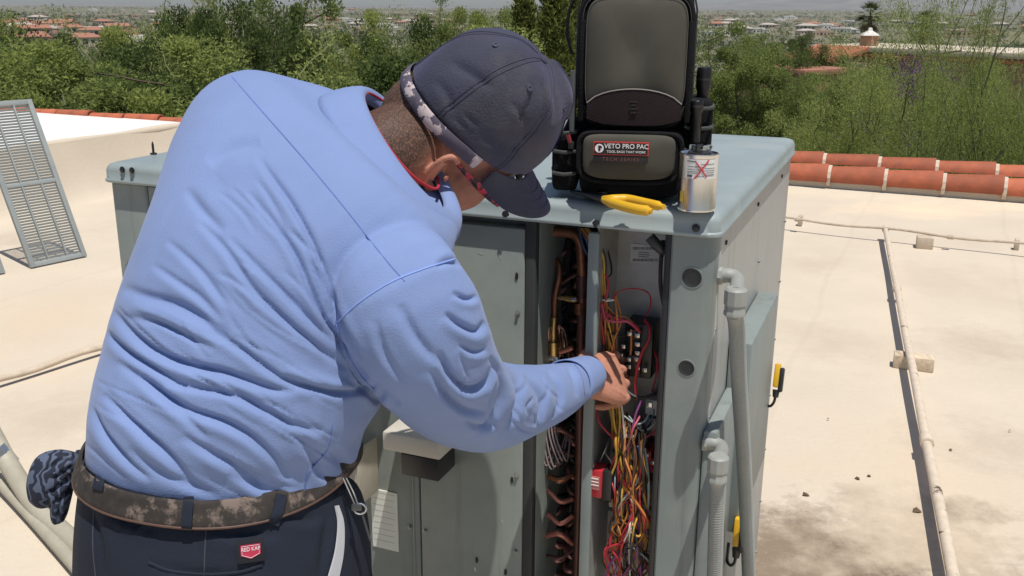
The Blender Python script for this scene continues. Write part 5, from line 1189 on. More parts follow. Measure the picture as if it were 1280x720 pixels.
# torches in the side pocket, screwdriver handle on the left
def torch(x, z0, z1, r, y, label):
    t = thing('flashlight', label, 'flashlight', Bp(x, y, z0)); k = z1 - z0
    prof = [(r * .8, 0), (r * .8, k * .45 * BK), (r * .84, k * .46 * BK), (r * .84, k * .7 * BK), (r, k * .76 * BK), (r, k * .94 * BK), (r * .94, k * .985 * BK), (r * .86, k * BK), (r * .3, k * BK * .99)]
    mb = MB(); mb.lathe(prof, Bp(x, y, z0), BA, 20); build('barrel', mb, mat('anodised_black', (.014, .014, .016), rough=.35, metal=.3), t, smooth=.6)
    mb = MB(); mb.lathe([(r * 1.02, 0), (r * 1.02, 2.5 * BK)], Bp(x, y, z0 + k * .84), BA, 20, False); build('bezel_ring', mb, mat('bezel_grey', (.06, .06, .065), rough=.3, metal=.6), t)
torch(83, 60, 153, .0118, .035, 'taller black flashlight in the bag side pocket')
torch(74, 70, 118, .0100, -.018, 'shorter black flashlight in front of the taller one in the bag pocket')
t = thing('screwdriver', 'teal handled screwdriver tucked beside the tool bag on the cap side', 'screwdriver', Bp(-76, .03, 80))
mb = MB(); mb.lathe([(.006, 0), (.0085, 8 * BK), (.0085, 30 * BK), (.007, 40 * BK), (.003, 44 * BK)], Bp(-76, .03, 92), BA, 12); build('grip', mb, mat('teal_plastic', (.01, .20, .22), rough=.4), t)
mb = MB(); mb.tube([Bp(-76, .03, 40), Bp(-76, .03, 93)], .003, 8); build('shaft', mb, STEEL, t)

# ------------------------------------------------------------------ run capacitor
CO, CA, CK = front_frame(870, 262, LT + .003, 0)
capn = thing('run_capacitor', 'silver round run capacitor can with a red cross on its white label', 'capacitor', CO)
R_ = 23.3 * CK; Hh = 71 * CK
ALU = mat('aluminium_can', (.70, .69, .67), rough=.26, metal=1, var=.10, scale=30, stretch=(1, 1, .08))
mb = MB(); mb.lathe([(R_ * .9, 0), (R_ * 1.0, .0012), (R_ * 1.02, .003), (R_ * 1.0, .005), (R_, Hh - .005), (R_ * 1.03, Hh - .003), (R_ * 1.03, Hh), (R_ * .97, Hh + .0008), (R_ * .93, Hh - .002), (.004, Hh - .002)], CO, CA, 48); build('can', mb, ALU, capn, smooth=.6)
def cyl(a, z, off=.0): return CO + CA[0] * ((R_ + off) * math.sin(a)) - CA[1] * ((R_ + off) * math.cos(a)) + EZ * z
def wrap(a0, a1, z0, z1, off, name, m_, parent, n=14):
    mb = MB(); mb.add([cyl(a0 + (a1 - a0) * i / n, z, off) for i in range(n + 1) for z in (z0, z1)], [(2 * i, 2 * i + 2, 2 * i + 3, 2 * i + 1) for i in range(n)]); return build(name, mb, m_, parent)
lbl = wrap(rad(-52), rad(48), Hh * .60, Hh * .93, .0006, 'label', mat('label_white', (.70, .70, .69), rough=.6, var=.04), capn)
for k, (z, a0, a1) in enumerate(((.885, -46, -18), (.845, -5, 40), (.80, -44, 2), (.775, 8, 42), (.75, -44, -8), (.735, 2, 42), (.715, -44, -4), (.69, -44, -14), (.70, 10, 40), (.665, 8, 42), (.64, -20, 6), (.645, 12, 38))):
    wrap(rad(a0), rad(a1), Hh * z, Hh * (z + (.022 if k == 0 else .010)), .0010, 'print_line', mat('label_ink', (.16, .16, .17), rough=.7), lbl, 6)
wrap(rad(-44), rad(-28), Hh * .625, Hh * .665, .0010, 'print_mark', INK, lbl, 4)
RX = mat('red_marker', (.55, .02, .04), rough=.6)
for s_ in (1, -1):
    mb = MB(); pts = [cyl(rad(-2 + (16 + 4 * (s_ > 0)) * s_ * f), Hh * (.76 + .155 * f * (1.05 if s_ > 0 else .8)), .0014) for f in [k / 6 - 1 for k in range(13)]]; mb.tube(pts, .0009, 6); build('red_cross', mb, RX, lbl)
rc = wrap(rad(-70), rad(-55), Hh * .17, Hh * .36, .0006, 'yellow_mark', mat('warning_yellow', (.62, .45, .08), rough=.5), capn)
mb = MB(); mb.lathe([(R_ * .62, 0), (R_ * .62, .003), (R_ * .5, .004)], CO + EZ * (Hh - .002), CA, 24); tb = build('terminal_base', mb, BLACKP, capn)
for k, (dx, dy) in enumerate(((-.008, -.004), (.006, -.006), (.0, .008), (.012, .002), (-.003, -.010), (-.012, .004))):
    mb = MB(); q = CO + EZ * (Hh + .006) + CA[0] * dx + CA[1] * dy; mb.box(q, (.0055, .0012, .010), CA); mb.box(q + EZ * .0052 + CA[0] * .002, (.008, .003, .0014), CA); build('terminal', mb, STEEL if k % 2 else MATS['dark_steel'], tb, bevel=.0003)

# ------------------------------------------------------------------ pliers
pz = LT + .0035; 
pl_ = thing('pliers', 'pliers with yellow handles and dark jaws lying on the lid beside the bag', 'pliers', on_z(775, 252, pz))
def zp(x, y, h=.008): return on_z(x, y, pz + h)
JAW = mat('dark_jaw', (.03, .03, .033), rough=.4, metal=.5)
mb = MB(); mb.tube(spline([zp(714, 239), zp(728, 242), zp(745, 246), zp(757, 248)], 5), [.003 + .0045 * (i / 15) for i in range(16)], 10); build('jaw', mb, JAW, pl_)
mb = MB(); mb.lathe([(.010, 0), (.010, .012), (.006, .013)], zp(752, 248, .001), XYZ, 16); build('pivot', mb, JAW, pl_)
for P_, r_ in (([zp(754, 248, .010), zp(766, 249, .012), (zp(785, 249, .012)), zp(808, 254, .012), zp(830, 259, .012)], .0072), ([zp(754, 250), zp(764, 253), zp(780, 258), zp(798, 262), zp(815, 264)], .0078)):
    pp = spline(P_, 6); n_p = len(pp); mb = MB(); mb.tube(pp, [r_ * (.55 + .45 * min(1, i / 6)) * (1 if i < n_p - 2 else .6) for i in range(n_p)], 12); build('handle', mb, YEL, pl_)
# ------------------------------------------------------------------ louvred coil guard panels leaning at the left
GRP = mat('grille_paint', (.30, .33, .33), rough=.5, var=.1, scale=8)
def grille(br, bl, v, label, slat_me_cache={}):
    W_ = (br - bl); H_ = v; wl, hl = W_.length, H_.length; x = W_ / wl; z = H_ / hl; y = z.cross(x); 
    t = thing('grille_panel', label, 'grille', (br + bl) / 2)
    def bx(a0, a1, c0, c1, d0, d1, name, parent=t, bev=.0015):
        mb = MB(); mb.box(bl + x * ((a0 + a1) / 2) + z * ((c0 + c1) / 2) + y * ((d0 + d1) / 2), (a1 - a0, d1 - d0, c1 - c0), (x, y, z)); return build(name, mb, GRP, parent, bevel=bev)
    fr = .030
    bx(0, fr, 0, hl, -.012, .012, 'stile'); bx(wl - fr, wl, 0, hl, -.012, .012, 'stile')
    bx(fr, wl - fr, 0, fr, -.011, .011, 'rail'); bx(fr, wl - fr, hl - fr, hl, -.011, .011, 'rail'); bx(fr, wl - fr, hl * .485, hl * .485 + .024, -.011, .011, 'rail')
    for k in (1, 2): bx(wl * k / 3 - .005, wl * k / 3 + .005, fr, hl - fr, -.0095, .0075, 'mullion', bev=.001)
    me = bpy.data.meshes.new('slat'); mb = MB(); mb.box(Vector((0, 0, 0)), (wl - 2 * fr + .004, .0022, .0125)); me = mb.mesh('slat'); me.materials.append(GRP)
    R3 = Matrix((x, y, z)).transposed() @ Matrix.Rotation(rad(24), 3, 'X'); n = int((hl - 2 * fr) / .0172)
    for i in range(n):
        c = fr + (i + .5) * (hl - 2 * fr) / n
        if abs(c - hl * .485 - .012) < .014: continue
        inst('slat', me, bl + x * (wl / 2) + z * c, R3, t)
    return t
_br, _bl = on_z(108, 320, .006), on_z(38, 335, .006); _az, _th = rad(160), rad(16.5)
_v = Vector((math.cos(_az) * math.sin(_th), math.sin(_az) * math.sin(_th), math.cos(_th))) * 1.02
grille(_br, _bl, _v, 'grey louvred coil guard panel leaning in front of the white raised roof')
_o = on_z(6, 341, .006) - _br
grille(_br + _o, _bl + _o, _v, 'second grey louvred panel of which only a lower corner shows')
# ================================================================== land beyond the roof
def sst(a, b, x): t = max(0., min(1., (x - a) / (b - a))); return t * t * (3 - 2 * t)
def terr(x, y):
    r = math.hypot(x, y); az = math.degrees(math.atan2(x, y))
    r0 = 18 + 75 * sst(6, 15, az); k = sst(r0, r0 + 260, r) ** .8
    z = -4.8 - 1.2 * sst(6, 40, r) - 26 * k
    z += 16 * sst(2500, 9000, r)
    a = min(1, r / 150); z += a * (.9 * math.sin(x * .021 + 1) * math.cos(y * .017) + 1.6 * math.sin(x * .0043 + y * .0031) * min(2.5, r / 500))
    return z
def on_land(px, py):
    d = ray(px, py); d = d / math.hypot(d.x, d.y); r = 10.
    while r < 14000:
        p = EYE + d * r
        if p.z < terr(p.x, p.y): return p
        r *= 1.006
    return EYE + d * r
LAND = mat('desert_soil', (.20, .175, .115), rough=.95, var=.25, scale=.05, col2=(.095, .105, .058), c2scale=.012, c2lo=.42, c2hi=.6, detail=10)
mb = MB(); rs = [9, 12, 16, 20, 26, 34, 44, 56, 72, 90, 115, 145, 180, 225, 280, 350, 440, 560, 720, 950, 1250, 1700, 2300, 3200, 4500, 6500, 9500, 14500]
na = 120; vs = []
for r_ in rs:
    for j in range(na):
        t = 2 * math.pi * j / na; x, y = r_ * math.sin(t), r_ * math.cos(t); vs.append((x, y, terr(x, y)))
fs = [(i * na + j, i * na + (j + 1) % na, (i + 1) * na + (j + 1) % na, (i + 1) * na + j) for i in range(len(rs) - 1) for j in range(na)]
vs.append((0, 0, -4.8)); fs += [(j, (j + 1) % na, len(vs) - 1)[::-1] for j in range(na)]
mb.add(vs, fs); tag(build('ground', mb, LAND, smooth=2.), kind='structure')
# mountain ridges on the horizon
HILL = mat('mountain_rock', (.16, .15, .14), rough=1, var=.3, scale=.002)
def ridge(name, dist, az0, az1, hf, base=-20, depth=2500):
    n = 90; vs = []
    for i in range(n + 1):
        a = rad(az0 + (az1 - az0) * i / n); d = Vector((math.sin(a), math.cos(a), 0))
        for f, hh in ((0, 0), (.35, .55), (.7, .9), (1, 1), (1.5, .5), (2, 0)):
            h = hf(az0 + (az1 - az0) * i / n, f); p = d * (dist + depth * f); vs.append((p.x, p.y, base + (h - base) * hh))
    fs = [(i * 6 + j, (i + 1) * 6 + j, (i + 1) * 6 + j + 1, i * 6 + j + 1) for i in range(n) for j in range(5)]
    mb = MB(); mb.add(vs, fs); tag(build(name, mb, HILL, smooth=2.), kind='structure')
rw = lambda a, s: math.sin(a * 1.1 + s) + .55 * math.sin(a * 2.7 + 2 * s) + .3 * math.sin(a * 6.1 + s) + .18 * math.sin(a * 13 + s)
ridge('hill', 10500, -75, 75, lambda a, f: 10 + 45 * sst(2, 20, a) + (5 + 8 * sst(4, 20, a)) * rw(a, 1.0) + 3 * rw(a * 3, f * 4))
ridge('hill', 12200, 5, 80, lambda a, f: 30 + 170 * sst(5, 22, a) + 26 * rw(a * .8, 2.2) + 6 * rw(a * 3, f * 3))

# ------------------------------------------------------------------ vegetation generators
BARK = mat('bark', (.075, .055, .04), rough=.95, var=.35, scale=8, bump=.4, bscale=30)
GBARK = mat('green_bark', (.15, .17, .07), rough=.8, var=.25, scale=8)
LEAF = {'mesq': leafmat('mesquite_leaf', (.100, .150, .042), (.300, .350, .115), .5), 'dark': leafmat('dark_leaf', (.050, .082, .026), (.170, .215, .075), .5),
        'pv': leafmat('palo_verde_leaf', (.220, .270, .075), (.46, .50, .170), .5), 'yel': leafmat('cypress_leaf', (.095, .125, .030), (.24, .255, .075), .4),
        'far': leafmat('valley_leaf', (.040, .066, .028), (.130, .155, .078)), 'dry': leafmat('dry_leaf_mass', (.14, .14, .07), (.26, .24, .13)), 'palm': leafmat('palm_leaf', (.050, .075, .025), (.11, .14, .055)), 'skirt': leafmat('palm_skirt', (.17, .13, .07), (.28, .21, .12)), 'purple': leafmat('bougainvillea', (.14, .07, .18), (.24, .13, .26))}
def leaf_tris(C, size, dirs, seed, aspect=.35, spread=1.0):
    """one small pointed leaf per centre"""
    rs = np.random.RandomState(seed); n = len(C)
    d = dirs + rs.normal(size=(n, 3)) * spread; d /= np.linalg.norm(d, axis=1)[:, None] + 1e-9
    s = np.cross(d, rs.normal(size=(n, 3))); s /= np.linalg.norm(s, axis=1)[:, None] + 1e-9
    L_ = (size * rs.uniform(.6, 1.4, n))[:, None]
    V = np.stack([C - s * L_ * aspect * .5, C + s * L_ * aspect * .5, C + d * L_], 1).reshape(-1, 3)
    return V
def tri_mesh(name, V, m_):
    n = len(V) // 3; me = bpy.data.meshes.new(name); me.vertices.add(len(V)); me.vertices.foreach_set('co', V.astype(np.float32).ravel())
    me.loops.add(3 * n); me.loops.foreach_set('vertex_index', np.arange(3 * n, dtype=np.int32)); me.polygons.add(n)
    me.polygons.foreach_set('loop_start', np.arange(0, 3 * n, 3, dtype=np.int32)); me.update(calc_edges=True); me.validate(); me.materials.append(m_); return me
def grow(seed, height=6., spread=.62, levels=4, kids=(5, 4, 4, 3), up=.25, trunk_r=.11, len0=.34, dec=.68, trunkfrac=.2):
    rnd = random.Random(seed); mb = MB(); tips = []; twigs = []
    def br(p, d, ln, r, lv):
        pts = [p]; q = p.copy(); dd = d.copy()
        for k in range(4):
            dd = (dd + Vector((rnd.gauss(0, .16), rnd.gauss(0, .16), rnd.gauss(0, .1) + up * .12))).normalized(); q = q + dd * (ln / 4); pts.append(q.copy())
        mb.tube(pts, [r * (1 - .12 * k) for k in range(5)], 6 if lv < 2 else 4, cap=lv == 0)
        if lv == levels:
            tips.append((q, dd)); twigs.append((pts[1], q)); return
        if lv >= levels - 1: twigs.append((pts[1], q))
        kn = kids[lv] if lv < len(kids) else 3
        for c in range(kn):
            t = rnd.uniform(.45, 1.) if c else 1.; b = pts[min(4, max(1, int(t * 4)))]
            a = rnd.uniform(0, 6.283) if lv else c * 6.283 / kn + rnd.uniform(-.4, .4)
            o = dd.orthogonal().normalized(); o = (o * math.cos(a) + dd.cross(o) * math.sin(a))
            nd = (dd * (1 - spread) + o * spread * rnd.uniform(.7, 1.25) + EZ * up * rnd.uniform(.2, 1)).normalized()
            br(b, nd, ln * dec * rnd.uniform(.75, 1.2), r * .62, lv + 1)
    br(Vector((0, 0, 0)), Vector((rnd.gauss(0, .08), rnd.gauss(0, .08), 1)).normalized(), height * trunkfrac, trunk_r, 0) if False else None
    # trunk first, then main limbs of their own length
    top = Vector((rnd.gauss(0, .1), rnd.gauss(0, .1), height * trunkfrac)); mb.tube(spline([Vector((0, 0, -.3)), top * .5 + Vector((rnd.gauss(0, .08), rnd.gauss(0, .08), 0)), top], 4), [trunk_r * (1.25 - .03 * k) for k in range(9)], 9)
    for c in range(kids[0]):
        a = c * 6.283 / kids[0] + rnd.uniform(-.5, .5); nd = Vector((math.cos(a) * spread * 1.2, math.sin(a) * spread * 1.2, rnd.uniform(.5, 1.2))).normalized()
        br(top - EZ * rnd.uniform(0, .25), nd, height * len0 * rnd.uniform(.8, 1.2), trunk_r * .6, 1)
    return mb, tips, twigs
def make_tree(name, seed, label, cat, leaf, per=110, size=.11, bark=None, clump=.34, aspect=.35, group=None, upbias=.3, spread_l=1.6, **kw):
    mb, tips, twigs = grow(seed, **kw); rs = np.random.RandomState(seed)
    T_ = np.array([t[0] for t in tips]); D_ = np.array([t[1] for t in tips]); n = len(T_)
    cnt = (per * rs.choice([.25, .6, 1.0, 1.5, 1.9], n)).astype(int); idx = np.repeat(np.arange(n), cnt); N_ = len(idx)
    cs = (clump * rs.uniform(.55, 1.35, n))[idx][:, None]
    ball = rs.normal(size=(N_, 3)); ball /= np.linalg.norm(ball, axis=1)[:, None]; ball *= rs.rand(N_, 1) ** .45
    C = T_[idx] + ball * cs * np.array([1.25, 1.25, .85]); D = D_[idx] * .5 + ball + np.array([0, 0, upbias])
    A = np.array([t[0] for t in twigs]); B_ = np.array([t[1] for t in twigs]); m_ = per // 4; t_ = rs.rand(len(A) * m_, 1)
    C2 = np.repeat(A, m_, 0) * (1 - t_) + np.repeat(B_, m_, 0) * t_ + rs.normal(size=(len(A) * m_, 3)) * clump * .3
    V = leaf_tris(np.concatenate([C, C2]), size, np.concatenate([D, np.repeat(B_ - A, m_, 0)]), seed, aspect, spread_l)
    zmax = np.percentile(V[:, 2], 98.5)
    t = thing(name, label, cat, (0, 0, 0), group); t['h'] = float(zmax)
    build('trunk', mb, bark or BARK, t, smooth=1.5); cr = link('crown', tri_mesh('crown', V, leaf), None, t)
    return t
def plant(proto, px, py_top, dist, used=[], rz=None, wide=1., label=None, group=None, base=None):
    """stand a tree 'dist' metres out under photo column px, tall enough for its top to reach row py_top"""
    o = proto if proto.name not in used else copy_tree(proto)
    used.append(proto.name)
    d = ray(px, py_top); d = d / math.hypot(d.x, d.y); top = EYE + d * dist; zb = terr(top.x, top.y) if base is None else base
    sc = (top.z - zb) / proto['h']; o.location = (top.x, top.y, zb); o.scale = (sc * wide, sc * wide, sc); o.rotation_euler = (0, 0, rz if rz is not None else (px * 1.7 + dist) % 6.28)
    if label: o['label'] = label
    if group: o['group'] = group
    return o
GB = 'bushy desert trees in the wash behind the white raised roof'
mA = make_tree('mesquite_tree', 3, 'dense mid green mesquite tree in the wash behind the white raised roof', 'tree', LEAF['mesq'], 520, .058, height=6, kids=(5, 4, 3, 3), levels=4, clump=.36, aspect=.6, spread=.72, up=.16, trunkfrac=.13, len0=.36, group=GB)
mB = make_tree('mesquite_tree', 9, 'dark green mesquite tree in the wash behind the white raised roof', 'tree', LEAF['dark'], 520, .058, height=6, kids=(6, 3, 3, 3), levels=4, clump=.38, aspect=.6, spread=.74, up=.14, trunkfrac=.13, len0=.36, group=GB)
pA = make_tree('palo_verde_tree', 14, 'light green feathery palo verde tree in the wash behind the white raised roof', 'tree', LEAF['pv'], 520, .058, bark=GBARK, aspect=.4, height=6, kids=(6, 4, 3, 3), spread=.62, up=.26, levels=4, clump=.32, upbias=.6, trunkfrac=.13, group=GB)
pB = make_tree('palo_verde_tree', 23, 'large feathery palo verde tree just beyond the red tiled parapet', 'tree', LEAF['pv'], 400, .055, bark=GBARK, aspect=.22, height=6, kids=(7, 4, 4, 3), spread=.60, up=.28, levels=4, clump=.34, upbias=.5, spread_l=1.4, trunkfrac=.13, trunk_r=.08)
pC = make_tree('palo_verde_tree', 31, 'sparse pale green palo verde with bare twigs rising at the roof corner', 'tree', LEAF['pv'], 190, .042, bark=GBARK, aspect=.25, height=6, kids=(7, 4, 4, 3), spread=.55, up=.35, levels=4, clump=.24, upbias=.6, trunk_r=.055)
rr = random.Random(77)
for px, py, ds, pr, wd in [(-30, 66, 26, pA, .9), (22, 70, 28, mA, .8), (64, 62, 34, mB, .7), (104, 84, 24, pA, .8), (140, 70, 33, mA, .7), (182, 62, 36, mB, .7), (212, 30, 33, mA, .62), (252, 36, 29, mB, .6), (275, 20, 38, pA, .6), (306, 52, 25, mB, .7),
                           (345, 4, 32, mA, .58), (392, 44, 28, mB, .66), (426, 52, 33, pA, .66), (460, 58, 27, mA, .66), (505, 66, 31, mB, .66), (535, 56, 30, pA, .7), (575, 60, 35, mA, .7), (606, 8, 38, pA, .6), (634, 22, 44, mA, .6)]:
    plant(pr, px, py, ds, wide=wd)
for px, py, ds, pr in [(18, 108, 18, pA), (92, 112, 19, mA), (150, 104, 18, pA), (216, 92, 19, mB), (420, 88, 19, pA), (500, 98, 18, mA)]:
    plant(pr, px, py, ds, wide=1.15)
plant(pB, 1072, 62, 17, wide=.66, rz=.6); plant(pB, 1165, 90, 18.5, wide=.82, rz=2.2, label='rounded feathery palo verde between the large palo verde and the sparse one')
plant(pC, 1272, -8, 13.0, wide=.48, rz=1.2); plant(pC, 1330, 20, 15, wide=.7, rz=3.9, label='pale sparse palo verde at the far end of the red tiled parapet')
plant(mA, 925, 36, 42, wide=.80, rz=1., label='round bright green mesquite on the slope behind the capacitor', group='')
plant(mB, 1000, 52, 60, wide=.8, label='dark small mesquite beside the red tile roof house', group='')
plant(mA, 1010, 96, 46, wide=1.2, label='low green mesquite below the red tile roof house', group='')
# shrubs on the slope right of the bag
shr = make_tree('desert_shrub', 41, 'low grey green desert shrub on the bare slope beyond the unit lid', 'shrub', LEAF['dry'], 60, .16, height=1.6, kids=(6, 4, 3), levels=3, clump=.2, trunk_r=.05, trunkfrac=.1, group='shrubs on the bare slope')
for k, (px, py) in enumerate([(886, 120), (905, 138), (930, 146), (950, 128), (972, 140), (900, 156), (948, 160), (880, 148), (985, 116), (915, 122)]):
    p = on_land(px, py + 6); plant(shr, px, py, math.hypot(p.x, p.y), wide=1.3)
bg_ = make_tree('bougainvillea_bush', 52, 'purple flowering bougainvillea bush below the long stucco wall', 'bush', LEAF['purple'], 260, .045, height=1.6, kids=(5, 4, 3), levels=3, clump=.26, trunk_r=.05, trunkfrac=.1)
plant(bg_, 1150, 92, 40, wide=.75)
# two columnar conifers behind the cap
def conifer(px, py, ds, rad_, seed, label):
    rs = np.random.RandomState(seed); d = ray(px, py); d = d / math.hypot(d.x, d.y); top = EYE + d * ds; zb = terr(top.x, top.y); Hh_ = top.z - zb
    n = 5200; h = rs.rand(n) ** .8; a = rs.rand(n) * 6.283; rmax = rad_ * np.clip((1 - h) * 3.2, .12, 1) ** .6 * (1 + .22 * np.sin(a * 3 + h * 17) + .15 * np.sin(h * 41 + a * 5)); q = rmax * rs.uniform(.55, 1, n)
    C = np.stack([q * np.cos(a), q * np.sin(a), h * Hh_], 1); C = np.repeat(C, 4, 0) + rs.normal(size=(n * 4, 3)) * .07
    D = np.stack([np.cos(a) * .6, np.sin(a) * .6, np.ones(n)], 1); V = leaf_tris(C, .13, np.repeat(D, 4, 0), seed, .4, .5)
    t = thing('conifer_tree', label, 'tree', (0, 0, 0)); mb = MB(); mb.tube([Vector((0, 0, -.2)), Vector((0, 0, Hh_ * .5)), Vector((0, 0, Hh_ * .92))], [.13, .08, .02], 8); build('trunk', mb, BARK, t); link('crown', tri_mesh('crown', V, LEAF['yel']), None, t); t.location = (top.x, top.y, zb)
conifer(656, -14, 25, .36, 5, 'narrow yellow green conifer above the cap crown')
conifer(694, -24, 24, .50, 6, 'broader yellow green conifer next to the tool bag')
conifer(716, -4, 27, .30, 8, 'thin dark conifer half hidden behind the tool bag')
# fan palms
def palm(px, py, ds, cr, label, seed):
    rnd = random.Random(seed); d = ray(px, py); d = d / math.hypot(d.x, d.y); top = EYE + d * ds; zb = terr(top.x, top.y); Ht = top.z - zb - cr * .7
    t = thing('palm_tree', label, 'palm', (0, 0, 0)); mb = MB(); mb.tube([Vector((0, 0, -.3)), Vector((.05, 0, Ht * .5)), Vector((0, 0, Ht))], [.28, .22, .2], 10); build('trunk', mb, BARK, t)
    for nm, n, lo, hi, m_, ln in (('crown', 46, -.35, 1.35, LEAF['palm'], cr), ('dead_skirt', 30, -1.35, -.55, LEAF['skirt'], cr * .8)):
        V = []
        for k in range(n):
            a = rnd.uniform(0, 6.283); e = rnd.uniform(lo, hi); dv = Vector((math.cos(a) * math.cos(e), math.sin(a) * math.cos(e), math.sin(e))); sd = dv.cross(EZ).normalized() if abs(dv.z) < .99 else Vector((1, 0, 0)); o = Vector((0, 0, Ht + (0 if nm == 'crown' else -.2)))
            hub = o + dv * ln * .5 - EZ * .03 * ln; upv = sd.cross(dv)
            V += [o + sd * .02, o - sd * .02, hub]
            for q in range(13):
                b = -1.25 + 2.5 * q / 12; tip = hub + (dv * math.cos(b) + sd * math.sin(b)) * ln * .5 - EZ * ln * .16 * rnd.uniform(.5, 1.5); w_ = sd * .045 * ln
                V += [hub - w_ * .6, hub + w_ * .6, tip]
        link(nm, tri_mesh(nm, np.array([v[:] for v in V]), m_), None, t)
    t.location = (top.x, top.y, zb)
palm(1090, 2, 95, 1.75, 'fan palm with brown skirt behind the long stucco wall', 2); palm(1157, 12, 80, 1.4, 'fan palm half hidden behind the sparse palo verde', 3); palm(853, -6, 60, .9, 'fan palm peeking out beside the tool bag', 4); palm(52, 50, 120, 1.2, 'lone small palm in the wash beyond the white raised roof', 6)

# ------------------------------------------------------------------ valley full of far trees (one mass) and houses
rs = np.random.RandomState(12); Vs = []
def bushes(n, r0, r1, tris, size0, size1, az0=-34, az1=36):
    az = np.radians(rs.uniform(az0, az1, n)); r = r0 * (r1 / r0) ** rs.rand(n); x, y = r * np.sin(az), r * np.cos(az)
    z = np.array([terr(a, b) for a, b in zip(x, y)]); s = rs.uniform(size0, size1, n) * (.7 + .6 * rs.rand(n)); C = np.stack([x, y, z + s * .7], 1)
    d = rs.normal(size=(n * tris, 3)); d /= np.linalg.norm(d, axis=1)[:, None]; d[:, 2] *= .8
    P = np.repeat(C, tris, 0) + d * np.repeat(s, tris)[:, None] * rs.uniform(.5, 1.05, (n * tris, 1)); V = leaf_tris(P, 1., d + np.array([0, 0, .4]), 3, .8, .6)
    P3 = np.repeat(P, 3, 0); V = P3 + (V - P3) * np.repeat(np.repeat(s, tris) * .42, 3)[:, None]; Vs.append(V)
bushes(800, 75, 300, 90, 1.2, 2.6, -34, 8); bushes(420, 110, 300, 90, 1.0, 2.2, 8, 36); bushes(2900, 280, 900, 46, 1.4, 3.0); bushes(5200, 850, 2600, 26, 1.7, 3.6); bushes(8000, 2400, 9500, 16, 2.6, 6.5)
tag(link('valley_trees', tri_mesh('valley_trees', np.concatenate(Vs), LEAF['far'])), kind='stuff')
HW_ = {n: mat('house_' + n, c, rough=.9, var=.06, scale=.3) for n, c in dict(cream=(.55, .47, .37), tan=(.42, .32, .23), white=(.68, .66, .62), pink=(.46, .30, .23))}.items() if False else {n: mat('house_' + n, c, rough=.9, var=.06, scale=.3) for n, c in (('cream', (.55, .47, .37)), ('tan', (.42, .32, .23)), ('white', (.68, .66, .62)), ('pink', (.46, .30, .23)))}
RT = mat('house_roof_tile', (.33, .150, .100), rough=.85, var=.15, scale=1); RG = mat('house_roof_grey', (.40, .36, .32), rough=.9, var=.1, scale=1); GLS = mat('window_dark', (.03, .035, .04), rough=.15)
def house(kind, L1, W1, Hh_, wall, roofm, label, group):
    t = thing('distant_house', label, 'house', (0, 0, 0), group); mb = MB(); mb.box((0, 0, Hh_ / 2 - .5), (L1, W1, Hh_ + 1)); build('wall', mb, wall, t)
    mb = MB(); o_ = .6; x, y = L1 / 2 + o_, W1 / 2 + o_
    if kind == 'hip':
        rx = x - y * .85; mb.add([(-x, -y, Hh_), (x, -y, Hh_), (x, y, Hh_), (-x, y, Hh_), (-rx, 0, Hh_ + 2.0), (rx, 0, Hh_ + 2.0)], [(0, 1, 5, 4), (1, 2, 5), (2, 3, 4, 5), (3, 0, 4), (3, 2, 1, 0)])
    elif kind == 'gable':
        mb.add([(-x, -y, Hh_), (x, -y, Hh_), (x, y, Hh_), (-x, y, Hh_), (-x, 0, Hh_ + 2.2), (x, 0, Hh_ + 2.2)], [(0, 1, 5, 4), (1, 2, 5), (2, 3, 4, 5), (3, 0, 4), (3, 2, 1, 0)])
    else:
        mb.box((0, 0, Hh_ + .51), (L1 + .3, W1 + .3, 1.0)); mb.box((L1 * .2, 0, Hh_ + 1.32), (L1 * .35, W1 * .6, .6))
    build('roof', mb, roofm, t, smooth=None)
    for k in range(5):
        xx = -L1 * .4 + L1 * .2 * k; mb = MB(); mb.box((xx, -W1 / 2 - .04, 1.5), (1.6 if k != 2 else 2.4, .12, 1.3 if k != 2 else 2.2)); build('window' if k != 2 else 'door', mb, GLS, t)
    mb = MB(); mb.box((L1 * .62, -W1 * .1, Hh_ * .42), (L1 * .34, W1 * .7, Hh_ * .9)); build('garage', mb, wall, t)
    mb = MB(); mb.box((L1 * .62, -W1 * .1, Hh_ * .9), (L1 * .37, W1 * .75, .25)); build('garage_roof', mb, roofm, t)
    return t
GH = 'houses spread across the valley'
HS = [house('hip', 17, 11, 3.4, HW_['cream'], RT, 'distant cream house with a red tile hip roof across the valley', GH), house('gable', 19, 10, 3.4, HW_['pink'], RT, 'distant pinkish house with a red tile gable roof across the valley', GH),
      house('flat', 18, 12, 3.4, HW_['tan'], HW_['tan'], 'distant flat roofed tan adobe house across the valley', GH), house('flat', 20, 12, 3.6, HW_['white'], HW_['white'], 'distant flat roofed white house across the valley', GH), house('hip', 18, 12, 3.4, HW_['cream'], RG, 'distant cream house with a grey hip roof across the valley', GH)]
usedh = set(); rnd = random.Random(5)
def put_house(k, px, py, sc=1., rz=None):
    p = on_land(px, py); o = HS[k] if k not in usedh else copy_tree(HS[k]); usedh.add(k); o.location = p + EZ * 1.6; o.rotation_euler = (0, 0, rz if rz is not None else rnd.uniform(-.5, .5) - math.atan2(p.x, p.y)); o.scale = (sc * 1.35,) * 3
